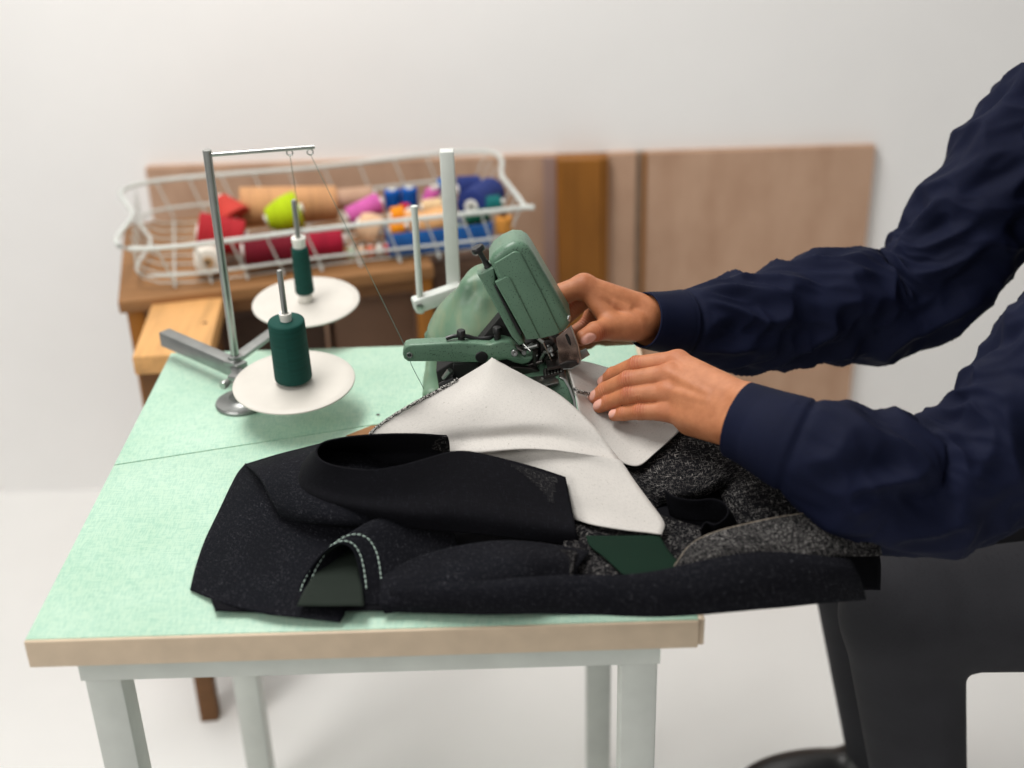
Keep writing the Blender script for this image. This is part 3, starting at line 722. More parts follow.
    for (p, q, r, m) in (((441, 386), (455, 378), .004, 'black'), ((444, 378), (450, 370), .003, 'dull_steel'), ((512, 346), (526, 352), .0035, 'dark_steel'), ((520, 350), (538, 345), .003, 'dull_steel'), ((535, 372), (535, 350), .003, 'dark_steel'), ((546, 358), (558, 345), .0035, 'dark_steel'), ((515, 374), (531, 380), .003, 'steel'), ((505, 349), (516, 356), .0022, 'steel'), ((524, 344), (531, 351), .0022, 'steel'), ((531, 343), (537, 356), .0018, 'dull_steel'), ((536, 366), (545, 352), .0022, 'steel'), ((548, 345), (553, 356), .0020, 'dull_steel'), ((520, 369), (538, 372), .0020, 'dull_steel'), ((552, 348), (561, 352), .0020, 'steel'), ((529, 365), (543, 361), .0028, 'dark_steel')):
        mb = MB(); tube(mb, [Q(*p, .012), Q(*q, .006)], r, 12); obj('rod', mb, M[m], t)
    for x, y, r in ((514.5, 352.5, .0040), (531, 381, .0035), (524, 352, .0028), (550, 349, .0035)):
        mb = MB(); lathe(mb, Q(x, y, .004), (0, -1, .2), [(0, 0), (0, r), (.004, r), (.0048, r * .8), (.0048, r * .3), (.004, 0)], 14); obj('screw', mb, M['dull_steel'], t)
    # presser foot, needle plate
    def plate(name, corners, th, m, bev=.0004):
        mb = MB(); slab(mb, [Z(*p) for p in corners], (0, 0, -th), bev, 2); return obj(name, mb, M[m], t)
    plate('needle_plate', [(529, 377, .850), (559, 373.5, .850), (558.5, 382, .850), (546, 385, .850), (530, 386, .850)], .004, 'steel')
    plate('needle_plate', [(543, 369, .853), (563.5, 364, .853), (564.5, 372, .853), (544, 376.5, .853)], .004, 'dark_steel')
    for k in range(6):
        x = 545 + k * 3.1
        mb = MB(); tube(mb, [Z(x, 368 - k * .75, .8545), Z(x + .6, 375 - k * .75, .8545)], .0009, 6); obj('feed_tooth', mb, M['steel'], t)
    plate('presser_foot', [(546, 360, .860), (561, 357.5, .860), (562, 365, .860), (547, 368, .860)], .004, 'dark_steel', .001)
    mb = MB(); slab(mb, face([(540, 341), (549, 339.5), (556, 343), (559, 362), (549, 365), (541, 360)], .012), (0, .012, 0), .001); obj('presser_bar', mb, M['dark_steel'], t)
    mb = MB(); tube(mb, [Q(538, 338, -.010), Q(543, 342, -.010)], .0024, 12); tube(mb, [Q(542, 340.5, -.010), Q(551.5, 361, -.006)], [.0010, .0005], 10); obj('needle', mb, M['steel'], t)
    # finger guard: bent plate with a dark slot, and its tab
    gy = -.010
    g = [(556, 338), (564, 331), (571, 325.5), (574, 330), (577.5, 344), (580.5, 359), (579, 364.5), (572, 368.5), (563, 369), (559, 362), (558, 350)]
    gd = sl('finger_guard', g, gy, .0014, .0004, M['brown_steel'])
    gs = [(565, 335), (567, 333.5), (569.5, 337), (571.5, 344), (570.5, 346), (568, 343)]
    sl('guard_slot', gs, gy - .0004, .0016, .0001, M['cavity_black'], parent=gd)
    mb = MB(); tube(mb, [Q(571, 325.5, gy), Q(577.5, 344, gy), Q(580.5, 359, gy), Q(579, 364.5, gy), Q(572, 368.5, gy), Q(563, 369, gy)], .0009, 8); obj('guard_rim', mb, M['steel'], gd)
    sl('guard_foot', [(558, 365), (568, 361), (576, 361), (579, 364.5), (571, 368.5), (561, 369)], gy - .002, .003, .0008, M['dark_steel'], parent=gd)
    sl('guard_tab', [(577, 352.5), (586, 348.5), (590, 355), (581, 360.5), (578, 358)], gy + .003, .0016, .0004, M['dull_steel'], parent=gd)

# =================================================================== cloths
def stitch_line(path, step, length, r, mat, parent, name='stitch_row'):
    P = cr(path, 14); seg = [0]
    for i in range(1, len(P)): seg.append(seg[-1] + np.linalg.norm(P[i] - P[i - 1]))
    mb = MB(); s = 0
    def at(s): 
        i = min(max(np.searchsorted(seg, s) - 1, 0), len(P) - 2); u = (s - seg[i]) / max(seg[i + 1] - seg[i], 1e-9); return P[i] + (P[i + 1] - P[i]) * u
    while s + length < seg[-1]:
        a, b = at(s), at(s + length); tube(mb, [a, (a + b) / 2 + V3((0, -.0003, .0003)), b], [r * .7, r, r * .7], 6); s += step
    return obj(name, mb, mat, parent)

def build_cloths():
    TK = .0011
    # cream pocket cloth, peak in front of the lever
    rows = [
        [(489.5, 361, .866), (491, 359, .867), (492, 358, .868), (493.5, 358.8, .868), (495.5, 360.5, .867)],
        [(458, 379.5, .857), (474, 376, .859), (490, 374, .861), (506, 370, .861), (524, 375, .858)],
        [(421, 400, .842), (450, 400, .845), (485, 399, .850), (525, 396, .851), (562, 397, .848)],
        [(394, 416, .818), (432, 422, .826), (480, 424, .832), (535, 422, .836), (592, 424, .832)],
        [(371, 434, .790), (412, 443, .803), (466, 440, .815), (530, 436, .822), (612, 450, .814)],
        [(376, 446, .776), (420, 459, .783), (474, 453, .809), (538, 449, .8185), (619, 459, .8115)],
        [(378, 448, .770), (424, 460, .777), (477, 450, .800), (541, 446, .8175), (622, 462, .811)],
        [(392, 466, .764), (440, 470, .772), (490, 459, .795), (550, 455, .809), (634, 480, .801)],
        [(425, 490, .764), (462, 492, .774), (502, 482, .784), (565, 490, .792), (650, 502, .792)],
        [(455, 508, .762), (490, 506, .768), (525, 506, .774), (590, 512, .783), (664, 522, .785)],
        [(470, 514, .760), (505, 512, .764), (545, 510, .769), (598, 526, .779), (662, 534.5, .781)],
    ]
    mb, G = cloth_mesh(rows, 12, 10, .0009, 25, 3)
    w = obj('pocket_cloth', mb, M['white_cloth'], None, angle=0, solid=TK)
    tag(w, 'large cream pocket cloth folded to a point in front of the machine lever', 'cloth')
    # overlocked left edge: zig-zag cord of thread
    e = [G[i, 0] for i in range(10, 42)]; mb = MB(); pts = cr(e, 6); zz = []
    ee = pts
    for i, p in enumerate(ee):
        tng = ee[min(i + 1, len(ee) - 1)] - ee[max(i - 1, 0)]; tng /= np.linalg.norm(tng) + 1e-9
        n = np.cross(tng, (0, -.6, .8)); n /= np.linalg.norm(n)
        zz.append(p + n * .0013 * math.sin(i * 1.5) + V3((0, -.0010, .0010)) * (1 + .6 * math.cos(i * 1.5)))
    tube(mb, zz, .0012, 7); tube(mb, [p + V3((0, -.0002, .0002)) for p in ee], .0014, 8)
    obj('overlocked_edge', mb, M['overlock'], w)
    # second cream piece under the hand
    rows = [
        [(566, 362, .850), (582, 361, .842), (604, 367, .832), (628, 374, .826), (662, 384, .820)],
        [(571.5, 379, .849), (587, 379, .838), (610, 384, .824), (640, 392, .818), (676, 402, .813)],
        [(576, 396, .842), (592, 400, .827), (614, 406, .817), (645, 413, .811), (686, 418, .808)],
        [(580, 414, .830), (597, 421, .816), (618, 428, .809), (645, 432, .807), (680, 430, .806)],
        [(590, 434, .808), (606, 441, .804), (624, 447, .802), (645, 447, .802), (670, 440, .803)],
        [(604, 447, .801), (614, 456, .799), (626, 464, .798), (640, 465, .799), (655, 453, .801)],
    ]
    mb, G2 = cloth_mesh(rows, 10, 10, .0006, 30, 8)
    w2 = obj('pocket_cloth', mb, M['white_cloth'], None, angle=0, solid=TK)
    tag(w2, 'smaller cream pocket cloth with a rounded corner, held under the near hand', 'cloth')
    mb = MB(); e = cr([Z(574, 389, .849), Z(577, 391.5, .847), Z(580, 392.5, .843), Z(585, 393.5, .838), Z(592, 395.5, .832)], 12)
    zz = [p + V3((.0006 * math.sin(i * 1.7), -.0008, .0010 + .0010 * math.cos(i * 1.7))) for i, p in enumerate(e)]
    tube(mb, zz, .0017, 7); obj('overlock_stitch', mb, M['overlock'], w2)

    # ---- the dark garment
    t = thing('denim_trousers', 'heap of dark charcoal denim trousers spread over the front of the table', 'trousers', (0, -.18, .75))
    D, DS, LN = M['denim'], M['denim_soft'], M['lining']
    def piece(name, rows, m, wob=.0015, fr=16, seed=0, su=9, sv=9, label=None, tk=TK):
        mb, G = cloth_mesh(rows, su, sv, wob, fr, seed); o = obj(name, mb, m, t, angle=0, solid=tk, label=label); return o, G
    # ground layer lying on the table and over its right and front edges
    piece('back_panel', [
        [(300, 470, .757), (380, 465, .758), (460, 462, .760), (540, 455, .764), (610, 446, .772), (680, 425, .782), (740, 425, .780), (800, 452, .772), (850, 480, .765)],
        [(262, 500, .756), (350, 500, .758), (440, 500, .760), (540, 490, .764), (620, 480, .770), (690, 470, .774), (750, 465, .774), (815, 485, .768), (862, 505, .750)],
        [(232, 540, .756), (330, 540, .758), (430, 540, .760), (540, 535, .764), (620, 525, .768), (690, 515, .770), (760, 505, .770), (825, 515, .760), (872, 530, .735)],
        [(212, 590, .756), (310, 585, .757), (420, 580, .758), (540, 575, .760), (620, 568, .762), (700, 560, .762), (770, 550, .760), (835, 550, .748), (880, 560, .722)],
        [(215, 612, .756), (310, 612, .756), (420, 610, .757), (540, 608, .758), (620, 606, .758), (700, 604, .757), (775, 596, .752), (838, 590, .735), (880, 590, .712)]], LN, .002, seed=1)
    # left flap lying on the mint table
    piece('leg_panel', [
        [(246, 463, .765), (262, 470, .775), (285, 482, .785), (330, 498, .790), (390, 515, .785)],
        [(236, 476, .7535), (258, 486, .770), (288, 502, .778), (330, 518, .780), (380, 540, .772)],
        [(222, 505, .753), (250, 515, .765), (290, 530, .770), (325, 545, .770), (360, 565, .764)],
        [(206, 538, .753), (240, 545, .762), (280, 560, .766), (315, 572, .766), (350, 590, .760)],
        [(196, 566, .753), (230, 578, .760), (270, 590, .763), (305, 600, .763), (345, 612, .758)],
        [(190, 590, .753), (225, 604, .757), (265, 614, .759), (300, 618, .759), (340, 622, .756)]], DS, .001, seed=2)
    # fold above it, running into the big roll
    piece('leg_fold', [
        [(245, 464, .765), (275, 455, .772), (305, 448, .780), (340, 441, .785), (380, 440, .780)],
        [(252, 470, .782), (280, 462, .795), (310, 457, .806), (345, 452, .808), (390, 452, .790)],
        [(262, 482, .790), (288, 482, .803), (318, 480, .812), (352, 476, .812), (400, 474, .795)],
        [(272, 502, .786), (294, 506, .797), (322, 506, .805), (356, 504, .805), (405, 500, .790)],
        [(282, 517, .776), (300, 521, .785), (326, 523, .792), (360, 524, .792), (410, 524, .780)],
        [(288, 516, .768), (306, 522, .774), (330, 526, .778), (362, 528, .778), (410, 530, .772)]], DS, .0012, seed=3)
    # the waistband strip: U-shaped roll, its back layer behind, the front face leaning toward the camera
    top = [(447, 436, .832), (420, 434.5, .838), (385, 434.5, .842), (350, 436.5, .845), (326, 441, .846), (317, 449, .846), (320, 458, .845), (335, 465, .843), (368, 469.5, .840), (400, 465, .840), (428, 458, .838), (452, 451.5, .834), (475, 452, .828), (510, 460.5, .818), (540, 469, .810), (565.5, 477, .804)]
    mid = [(446, 452, .805), (420, 452, .808), (385, 453, .808), (350, 452, .808), (318, 452, .812), (304, 462, .817), (304, 476, .818), (322, 487, .818), (362, 496, .817), (400, 496, .817), (430, 494, .815), (455, 492, .812), (482, 494, .806), (515, 500, .798), (545, 507, .792), (573, 514, .788)]
    bot = [(445, 470, .775), (420, 472, .776), (385, 475, .776), (350, 474, .776), (322, 472, .778), (300, 476, .782), (296, 492, .786), (318, 508, .789), (365, 519, .790), (402, 526, .788), (434, 530, .786), (460, 533, .782), (490, 536, .777), (520, 539.5, .771), (550, 543, .767), (580, 546, .764)]
    rim = [tuple(V3(a) * 1 + V3((0, 1.6, -.003))) for a in top]
    o, G = piece('waistband', [top, [tuple(.62 * V3(a) + .38 * V3(b)) for a, b in zip(top, mid)], mid, [tuple(.5 * V3(a) + .5 * V3(b) + V3((0, 1.5, .004))) for a, b in zip(mid, bot)], bot], LN, .0010, 14, seed=4, su=8, sv=8, tk=.0018)
    mb = MB()
    piece('waistband_end', [[(436, 435.5, .8335), (442, 436, .8335), (448, 437, .8325)], [(433, 443, .822), (440, 443, .822), (449.5, 443.5, .821)], [(430, 452, .806), (438, 452, .806), (450, 452, .806)]], D, 0, su=4, sv=4)
    # frayed corner near the strip end
    fb = MB(); idm = {}
    def gv(i, j):
        if (i, j) not in idm:
            n = np.cross(G[i, j + 1] - G[i, j - 1], G[i + 1, j] - G[i - 1, j]); n = n / np.linalg.norm(n); n = n if n @ FW < 0 else -n
            idm[i, j] = len(fb.v); fb.v.append(tuple(G[i, j] + n * .0013)); fb.uv[idm[i, j]] = (j * .005, i * .0025)
        return idm[i, j]
    for i in range(2, 14):
        for jj in range(104 + int((i - 2) * .9), 117 - int((i - 2) * .25)): fb.f.append((gv(i, jj), gv(i, jj + 1), gv(i + 1, jj + 1), gv(i + 1, jj))); fb.mi.append(0)
    obj('frayed_corner', fb, M['denim_dim'], t, angle=0)
    # trouser hem: rolled tube, its stitched mouth facing the camera
    arch = [(296, 604, .757), (300, 588, .765), (310, 569, .777), (325, 551, .791), (342, 543, .797), (354, 551, .791), (360, 570, .778), (363, 592, .764), (364, 606, .757)]
    m1 = [(318, 590, .758), (322, 574, .768), (334, 550, .783), (352, 532, .796), (372, 527, .799), (390, 536, .791), (398, 560, .776), (400, 585, .763), (400, 604, .757)]
    m2 = [(340, 570, .760), (345, 556, .770), (358, 534, .783), (378, 517, .793), (400, 512, .795), (420, 520, .786), (430, 545, .774), (434, 572, .763), (434, 596, .757)]
    m3 = [(365, 548, .762), (372, 536, .769), (385, 520, .777), (402, 508, .784), (424, 505, .785), (442, 512, .780), (454, 532, .771), (460, 556, .763), (462, 580, .758)]
    o, GH = piece('hem', [arch, m1, m2, m3], DS, .0008, 18, seed=5, su=7, sv=10)
    inner = [[tuple(V3(p) + V3((dx, 0, 0))) for p, dx in zip(r, (0,) * 9)] for r in (arch, m1, m2)]
    mb, GI = cloth_mesh([[Z(*p) + V3((0, .001, -.0022)) for p in r] for r in (arch, m1, m2, m3)], 7, 8, 0)
    obj('hem_lining', mb, M['olive_lining'], o, angle=0, solid=.0008)
    mb, _ = cloth_mesh([[(297, 606, .7690), (320, 606, .7690), (342, 606, .7690), (364, 606, .7685)], [(306, 588, .7700), (325, 586, .7705), (342, 585, .7705), (362, 586, .7695)], [(322, 566, .7720), (335, 563, .7725), (346, 562, .7725), (360, 566, .7715)], [(352, 545, .7740), (360, 542, .7740), (368, 541, .7740), (380, 545, .7735)]], 6, 6, .0008, 30, 21)
    obj('hem_lining', mb, M['olive_lining'], o, angle=0, solid=.0008)
    for row, off in ((1, .0012), (5, .0012)):
        stitch_line([GH[row, j] + V3((0, -.0006, off)) for j in range(2, GH.shape[1] - 2, 6)], .0052, .0036, .00075, M['stitch'], o)
    mb = MB(); tube(mb, [p + V3((0, -.0003, .0002)) for p in GH[0]], .0012, 8); obj('hem_edge', mb, M['denim_soft'], o)
    # soft folds in the middle front
    piece('front_panel', [
        [(380, 575, .768), (420, 556, .776), (460, 546, .782), (510, 541, .786), (560, 546, .782), (590, 552, .774)],
        [(380, 588, .772), (425, 574, .782), (470, 566, .790), (515, 556, .796), (552, 560, .788), (578, 568, .776)],
        [(380, 604, .766), (430, 592, .776), (480, 584, .784), (522, 574, .790), (548, 578, .780), (572, 586, .770)],
        [(385, 614, .757), (440, 608, .762), (490, 602, .768), (530, 596, .772), (552, 596, .766), (575, 600, .760)]], DS, .0014, seed=6)
    piece('seam_allowance', [[(556, 551, .784), (566, 550, .784), (577, 551, .782)], [(546, 566, .778), (560, 566, .780), (574, 566, .780)], [(538, 580, .770), (556, 580, .774), (572, 580, .774)]], D, .0005, su=5, sv=5)
    # big fold of the right leg along the front
    piece('leg_fold', [
        [(390, 587, .776), (460, 582, .786), (540, 577, .794), (610, 575, .799), (660, 570, .803), (710, 559, .806), (755, 552, .806), (795, 553, .800), (850, 560, .785)],
        [(390, 592, .774), (460, 590, .783), (540, 586, .791), (612, 584, .796), (664, 580, .800), (714, 571, .803), (760, 564, .803), (800, 565, .796), (856, 570, .780)],
        [(392, 602, .766), (465, 602, .774), (545, 600, .780), (618, 600, .785), (670, 598, .788), (720, 592, .790), (768, 586, .788), (808, 584, .780), (862, 584, .764)],
        [(395, 612, .757), (468, 614, .760), (548, 614, .764), (622, 616, .767), (676, 616, .768), (726, 613, .768), (774, 608, .764), (814, 604, .756), (866, 600, .742)]], DS, .0012, seed=9)
    # coarse denim under the near hand and its folds to the right
    piece('leg_panel', [
        [(575, 430, .788), (620, 436, .790), (668, 428, .795), (710, 420, .806), (750, 425, .804), (800, 455, .796)],
        [(590, 450, .784), (628, 462, .787), (672, 452, .794), (716, 446, .803), (760, 450, .801), (810, 474, .790)],
        [(610, 475, .783), (642, 478, .788), (678, 474, .795), (720, 466, .800), (752, 464, .798), (796, 480, .788)],
        [(635, 500, .776), (660, 494, .783), (682, 492, .790), (706, 487, .793), (730, 478, .793), (770, 478, .787)],
        [(650, 512, .770), (668, 502, .775), (690, 500, .781), (708, 494, .784), (728, 486, .785), (765, 486, .780)]], D, .0012, seed=10)
    piece('leg_panel', [
        [(718, 486, .776), (735, 476, .790), (756, 470, .796), (785, 470, .793), (820, 488, .785)],
        [(722, 498, .776), (740, 488, .792), (762, 482, .798), (790, 484, .793), (826, 502, .784)],
        [(730, 512, .774), (746, 504, .788), (768, 499, .794), (795, 502, .789), (832, 516, .780)],
        [(736, 526, .770), (752, 522, .780), (772, 520, .785), (800, 520, .781), (838, 530, .772)]], D, .0012, seed=11)
    # black inside of a pocket: standing strip with a curl at its end
    piece('pocket_lining', [
        [(664, 489, .801), (676, 497, .801), (694, 500, .800), (714, 499, .799), (726, 505, .797), (727, 515, .795), (716, 524, .793), (706, 522, .792), (700, 530, .790)],
        [(667, 503, .784), (678, 508, .784), (695, 510, .784), (713, 510, .784), (731, 514, .782), (733, 523, .780), (718, 532, .778), (708, 530, .778), (702, 536, .777)],
        [(670, 516, .770), (680, 520, .770), (696, 521, .770), (714, 521, .770), (735, 524, .768), (737, 531, .767), (720, 540, .766), (710, 537, .766), (704, 542, .766)]], LN, .0006, seed=12, su=6, sv=6)
    # coarse denim between cream cloth and green cloth
    piece('leg_panel', [
        [(610, 500, .772), (645, 510, .774), (675, 520, .775), (705, 528, .775), (730, 535, .773)],
        [(570, 530, .771), (620, 540, .772), (660, 545, .773), (695, 548, .772), (720, 552, .770)],
        [(560, 560, .768), (610, 568, .769), (650, 572, .770), (680, 572, .768), (705, 572, .766)],
        [(555, 582, .764), (600, 586, .765), (640, 590, .765), (675, 588, .764), (700, 586, .762)]], D, .0008, seed=13)
    # turned-up facing on the right
    piece('facing', [
        [(674, 566, .782), (690, 545, .793), (712, 533, .798), (745, 524, .801), (785, 516, .803), (828, 511, .801), (870, 512, .790)],
        [(678, 570, .780), (696, 551, .792), (720, 541, .797), (752, 533, .800), (790, 527, .801), (832, 523, .798), (874, 524, .786)],
        [(686, 573, .778), (704, 559, .788), (730, 550, .793), (760, 544, .796), (796, 540, .796), (836, 538, .792), (878, 538, .780)],
        [(690, 578, .772), (712, 568, .780), (738, 561, .785), (768, 556, .787), (802, 556, .787), (842, 556, .782), (882, 556, .768)]], M['denim_light'], .0006, seed=14)
    mb = MB(); tube(mb, cr([Z(674, 566, .7825), Z(690, 545, .7935), Z(712, 533, .7985), Z(745, 524, .8015), Z(785, 516, .8035), Z(828, 511, .8015), Z(870, 512, .7905)], 8), .00045, 6); obj('frayed_edge', mb, M['frayed'], t)
    # green cloth
    rows = [[(586, 536, .7765), (612, 536, .7775), (640, 536, .778), (660, 536, .778)], [(590, 546, .7760), (616, 548, .7770), (646, 548, .777), (668, 550, .7765)], [(605, 558, .7755), (630, 564, .776), (656, 566, .776), (682, 566, .775)], [(622, 574, .773), (640, 580, .774), (664, 582, .774), (690, 578, .773)]]
    mb, _ = cloth_mesh(rows, 8, 8, .0008, 20, 15); g = obj('green_cloth', mb, M['green_cloth'], None, angle=0, solid=TK); tag(g, 'dark green cloth scrap showing below the corner of the large cream cloth', 'cloth')
# ================================================================== person
def finger_sdf(P, chain, k=.0025):
    d = None
    for (a, ra), (b, rb) in zip(chain[:-1], chain[1:]):
        c = cone(P, a, b, ra, rb); d = c if d is None else smin(d, c, k)
    return d

class Hand:
    """fingers: list of chains [(point, radius) ...] from knuckle to tip; palm: list of (a, b, ra, rb)"""
    def __init__(s, fingers, palm, dors, thumb_dors, extra=(), kp=.009, kf=.006, crease=True):
        s.f = fingers; s.p = palm; s.dors = V3(dors) / np.linalg.norm(dors); s.td = V3(thumb_dors) / np.linalg.norm(thumb_dors); s.kp = kp; s.kf = kf; s.tend = list(extra)
    def nails(s):
        out = []
        for i, ch in enumerate(s.f):
            (a, ra), (b, rb) = ch[-2], ch[-1]; u = (V3(b) - V3(a)); u /= np.linalg.norm(u)
            dn = s.td if i == 4 else s.dors
            n = dn - u * (dn @ u); n /= np.linalg.norm(n); w = np.cross(u, n)
            c = V3(b) - u * rb * .12 + n * rb * .90; out.append((c, u, n, w, rb * 1.0, rb * .74))
        return out
    def joints(s):
        out = []
        for i, ch in enumerate(s.f):
            if i == 4: js = [(ch[-2], ch[-3], ch[-1])]
            else: js = [(ch[1], ch[0], ch[2]), (ch[2], ch[1], ch[3])]
            for n, (j, a, b) in enumerate(js):
                u = V3(b[0]) - V3(a[0]); u /= np.linalg.norm(u); dn = s.td if i == 4 else s.dors
                nn = dn - u * (dn @ u); nn /= np.linalg.norm(nn); out.append((V3(j[0]), u, nn, j[1], n))
        return out
    def sdf(s, P):
        pal = None
        for a, b, ra, rb in s.p:
            c = cone(P, a, b, ra, rb); pal = c if pal is None else smin(pal, c, s.kp)
        d = pal
        for ch in s.f:
            d = np.minimum(d, smin(pal, finger_sdf(P, ch), s.kf))
        for a, b, r, amt in s.tend:       # tendons and veins under the skin
            c = cone(P, a, b, r, r * .8); d = smin(d, c, .006)
        for c, u, n, w, lu, lw in s.nails():
            q = P - c; e = np.sqrt((q @ u / lu) ** 2 + (q @ w / lw) ** 2); near = np.exp(-(q @ n / .004) ** 2)
            d = d + .00045 * np.exp(-((e - 1.06) / .16) ** 2) * near
        for j, u, n, r, lvl in s.joints():
            q = P - j; su = q @ u; sn = q @ n; m = np.clip(sn / r, 0, 1) * np.exp(-(su / (.0055 if lvl == 0 else .0035)) ** 2) * (np.linalg.norm(q, axis=1) < r * 2.2)
            d = d - m * (.0007 if lvl == 0 else .0003) + m * .00075 * (.5 + .5 * np.cos(su * 2 * math.pi / .0030))
        return d
    def red(s, P):
        v = np.zeros(len(P))
        for j, u, n, r, lvl in s.joints():
            q = P - j; g = np.exp(-(np.linalg.norm(q - n * r * .8, axis=1) / (r * .95)) ** 2); su = q @ u
            v = np.maximum(v, (.80 if lvl == 0 else .45) * g * (.72 + .38 * np.cos(su * 2 * math.pi / .0030)))
        for ch in s.f:
            v = np.maximum(v, .40 * np.exp(-(np.linalg.norm(P - V3(ch[-1][0]), axis=1) / .010) ** 2))
            v = np.maximum(v, .35 * np.exp(-(np.linalg.norm(P - V3(ch[0][0]), axis=1) / .014) ** 2))
        return v
    def nail(s, P):
        v = np.zeros(len(P))
        for c, u, n, w, lu, lw in s.nails():
            q = P - c; e = np.sqrt((q @ u / lu) ** 2 + (q @ w / lw) ** 2)
            v = np.maximum(v, np.clip((1.12 - e) / .2, 0, 1) * (np.abs(q @ n) < .0045))
        return v
    def mesh(s, h, lo=None, hi=None):
        pts = [V3(p) for ch in s.f for p, r in ch] + [V3(x) for a, b, *_ in s.p for x in (a, b)]
        pts = np.array(pts); lo = pts.min(0) - .024 if lo is None else lo; hi = pts.max(0) + .024 if hi is None else hi
        return surface_nets(s.sdf, lo, hi, h)

def left_hand():
    zz = Z
    idx = [(zz(678, 361, .880), .0116), (zz(637, 365, .870), .0098), (zz(613.5, 374.5, .848), .0084), (zz(603.5, 382, .835), .0071)]
    mid = [(zz(670, 374.5, .873), .0117), (zz(628, 380.5, .861), .0101), (zz(605, 390, .842), .0086), (zz(594.5, 397.5, .831), .0074)]
    rng = [(zz(668, 392, .859), .0116), (zz(630, 395, .849), .0099), (zz(609, 402, .833), .0085), (zz(599.5, 406.5, .826), .0073)]
    pnk = [(zz(668, 411, .842), .0110), (zz(641, 411.5, .837), .0088), (zz(624, 413.5, .830), .0076), (zz(614.5, 415, .824), .0067)]
    thb = [(Q(722, 392, .015), .015), (Q(694, 383, .022), .0125), (Q(664, 381, .026), .0105), (Q(642, 386, .024), .0088)]
    w1, w2 = zz(748, 401, .878), zz(742, 430, .855)
    wm = (w1 + w2) / 2
    palm = [(w1, idx[0][0], .0165, .0112), (w1 * .65 + w2 * .35, mid[0][0], .0170, .0112), (w1 * .35 + w2 * .65, rng[0][0], .0170, .0108), (w2, pnk[0][0], .0165, .0102),
            (zz(728, 430, .845), zz(690, 421, .835), .0170, .0155), (Z(800, 436, .864), w1, .020, .0170), (Z(795, 448, .855), w2, .020, .0170)]
    n = np.cross(pnk[0][0] - idx[0][0], mid[0][0] - wm); n = n if n @ FW < 0 else -n; n /= np.linalg.norm(n)
    ten = [(wm * .6 + c[0][0] * .4 + n * (.0122), c[0][0] + n * .0088, .0018, 1) for c in (idx, mid, rng)]
    for nm, c in (('idx', idx), ('mid', mid), ('ring', rng), ('pinky', pnk)): print(nm, [round(float(np.linalg.norm(c[i + 1][0] - c[i][0])) * 1000) for i in range(3)], 'meta', round(float(np.linalg.norm(c[0][0] - wm)) * 1000))
    return Hand([idx, mid, rng, pnk, thb], palm, n + V3((-.25, 0, .25)), (0, .3, 1), ten)

def right_hand():
    idx = [(Q(584, 286, .068), .0128), (Q(555, 296, .064), .0120), (Q(541, 312, .066), .0100), (Q(543, 326, .068), .008)]
    mid = [(Q(591, 292, .088), .0125), (Q(571, 310, .076), .0108), (Q(556, 326, .072), .0095), (Q(560, 338, .07), .008)]
    rng = [(Q(600, 301, .104), .0120), (Q(588, 326, .094), .0105), (Q(571, 336, .084), .009), (Q(566, 342, .078), .008)]
    pnk = [(Q(610, 311, .116), .0110), (Q(600, 334, .104), .0095), (Q(588, 342, .094), .0082), (Q(580, 345, .09), .0072)]
    thb = [(Q(634, 326, .045), .0170), (Q(612, 328, .034), .0136), (Q(595, 331.5, .016), .0108), (Q(583.5, 337.5, .004), .0088)]
    w1, w2 = Q(650, 311, .062), Q(647, 331, .066)
    palm = [(w1, idx[0][0], .0165, .0128), (w1 * .7 + w2 * .3, mid[0][0], .017, .0125), (w1 * .4 + w2 * .6, rng[0][0], .017, .0120), (w2, pnk[0][0], .0165, .011),
            (Q(632, 332, .085), Q(606, 336, .098), .0150, .0120), (Q(642, 326, .05), Q(614, 327, .036), .0165, .0140), (idx[0][0], Q(606, 316, .045), .010, .011),
            (Q(692, 316, .082), w1, .019, .0165), (Q(692, 326, .082), w2, .019, .0165)]
    ten = [(Q(640, 318, .042), Q(615, 305, .049), .0022, 1), (Q(628, 308, .048), Q(600, 296, .054), .0022, 1)]
    return Hand([idx, mid, rng, pnk, thb], palm, (-.6, -.5, .6), (.45, -1, -.05), ten)

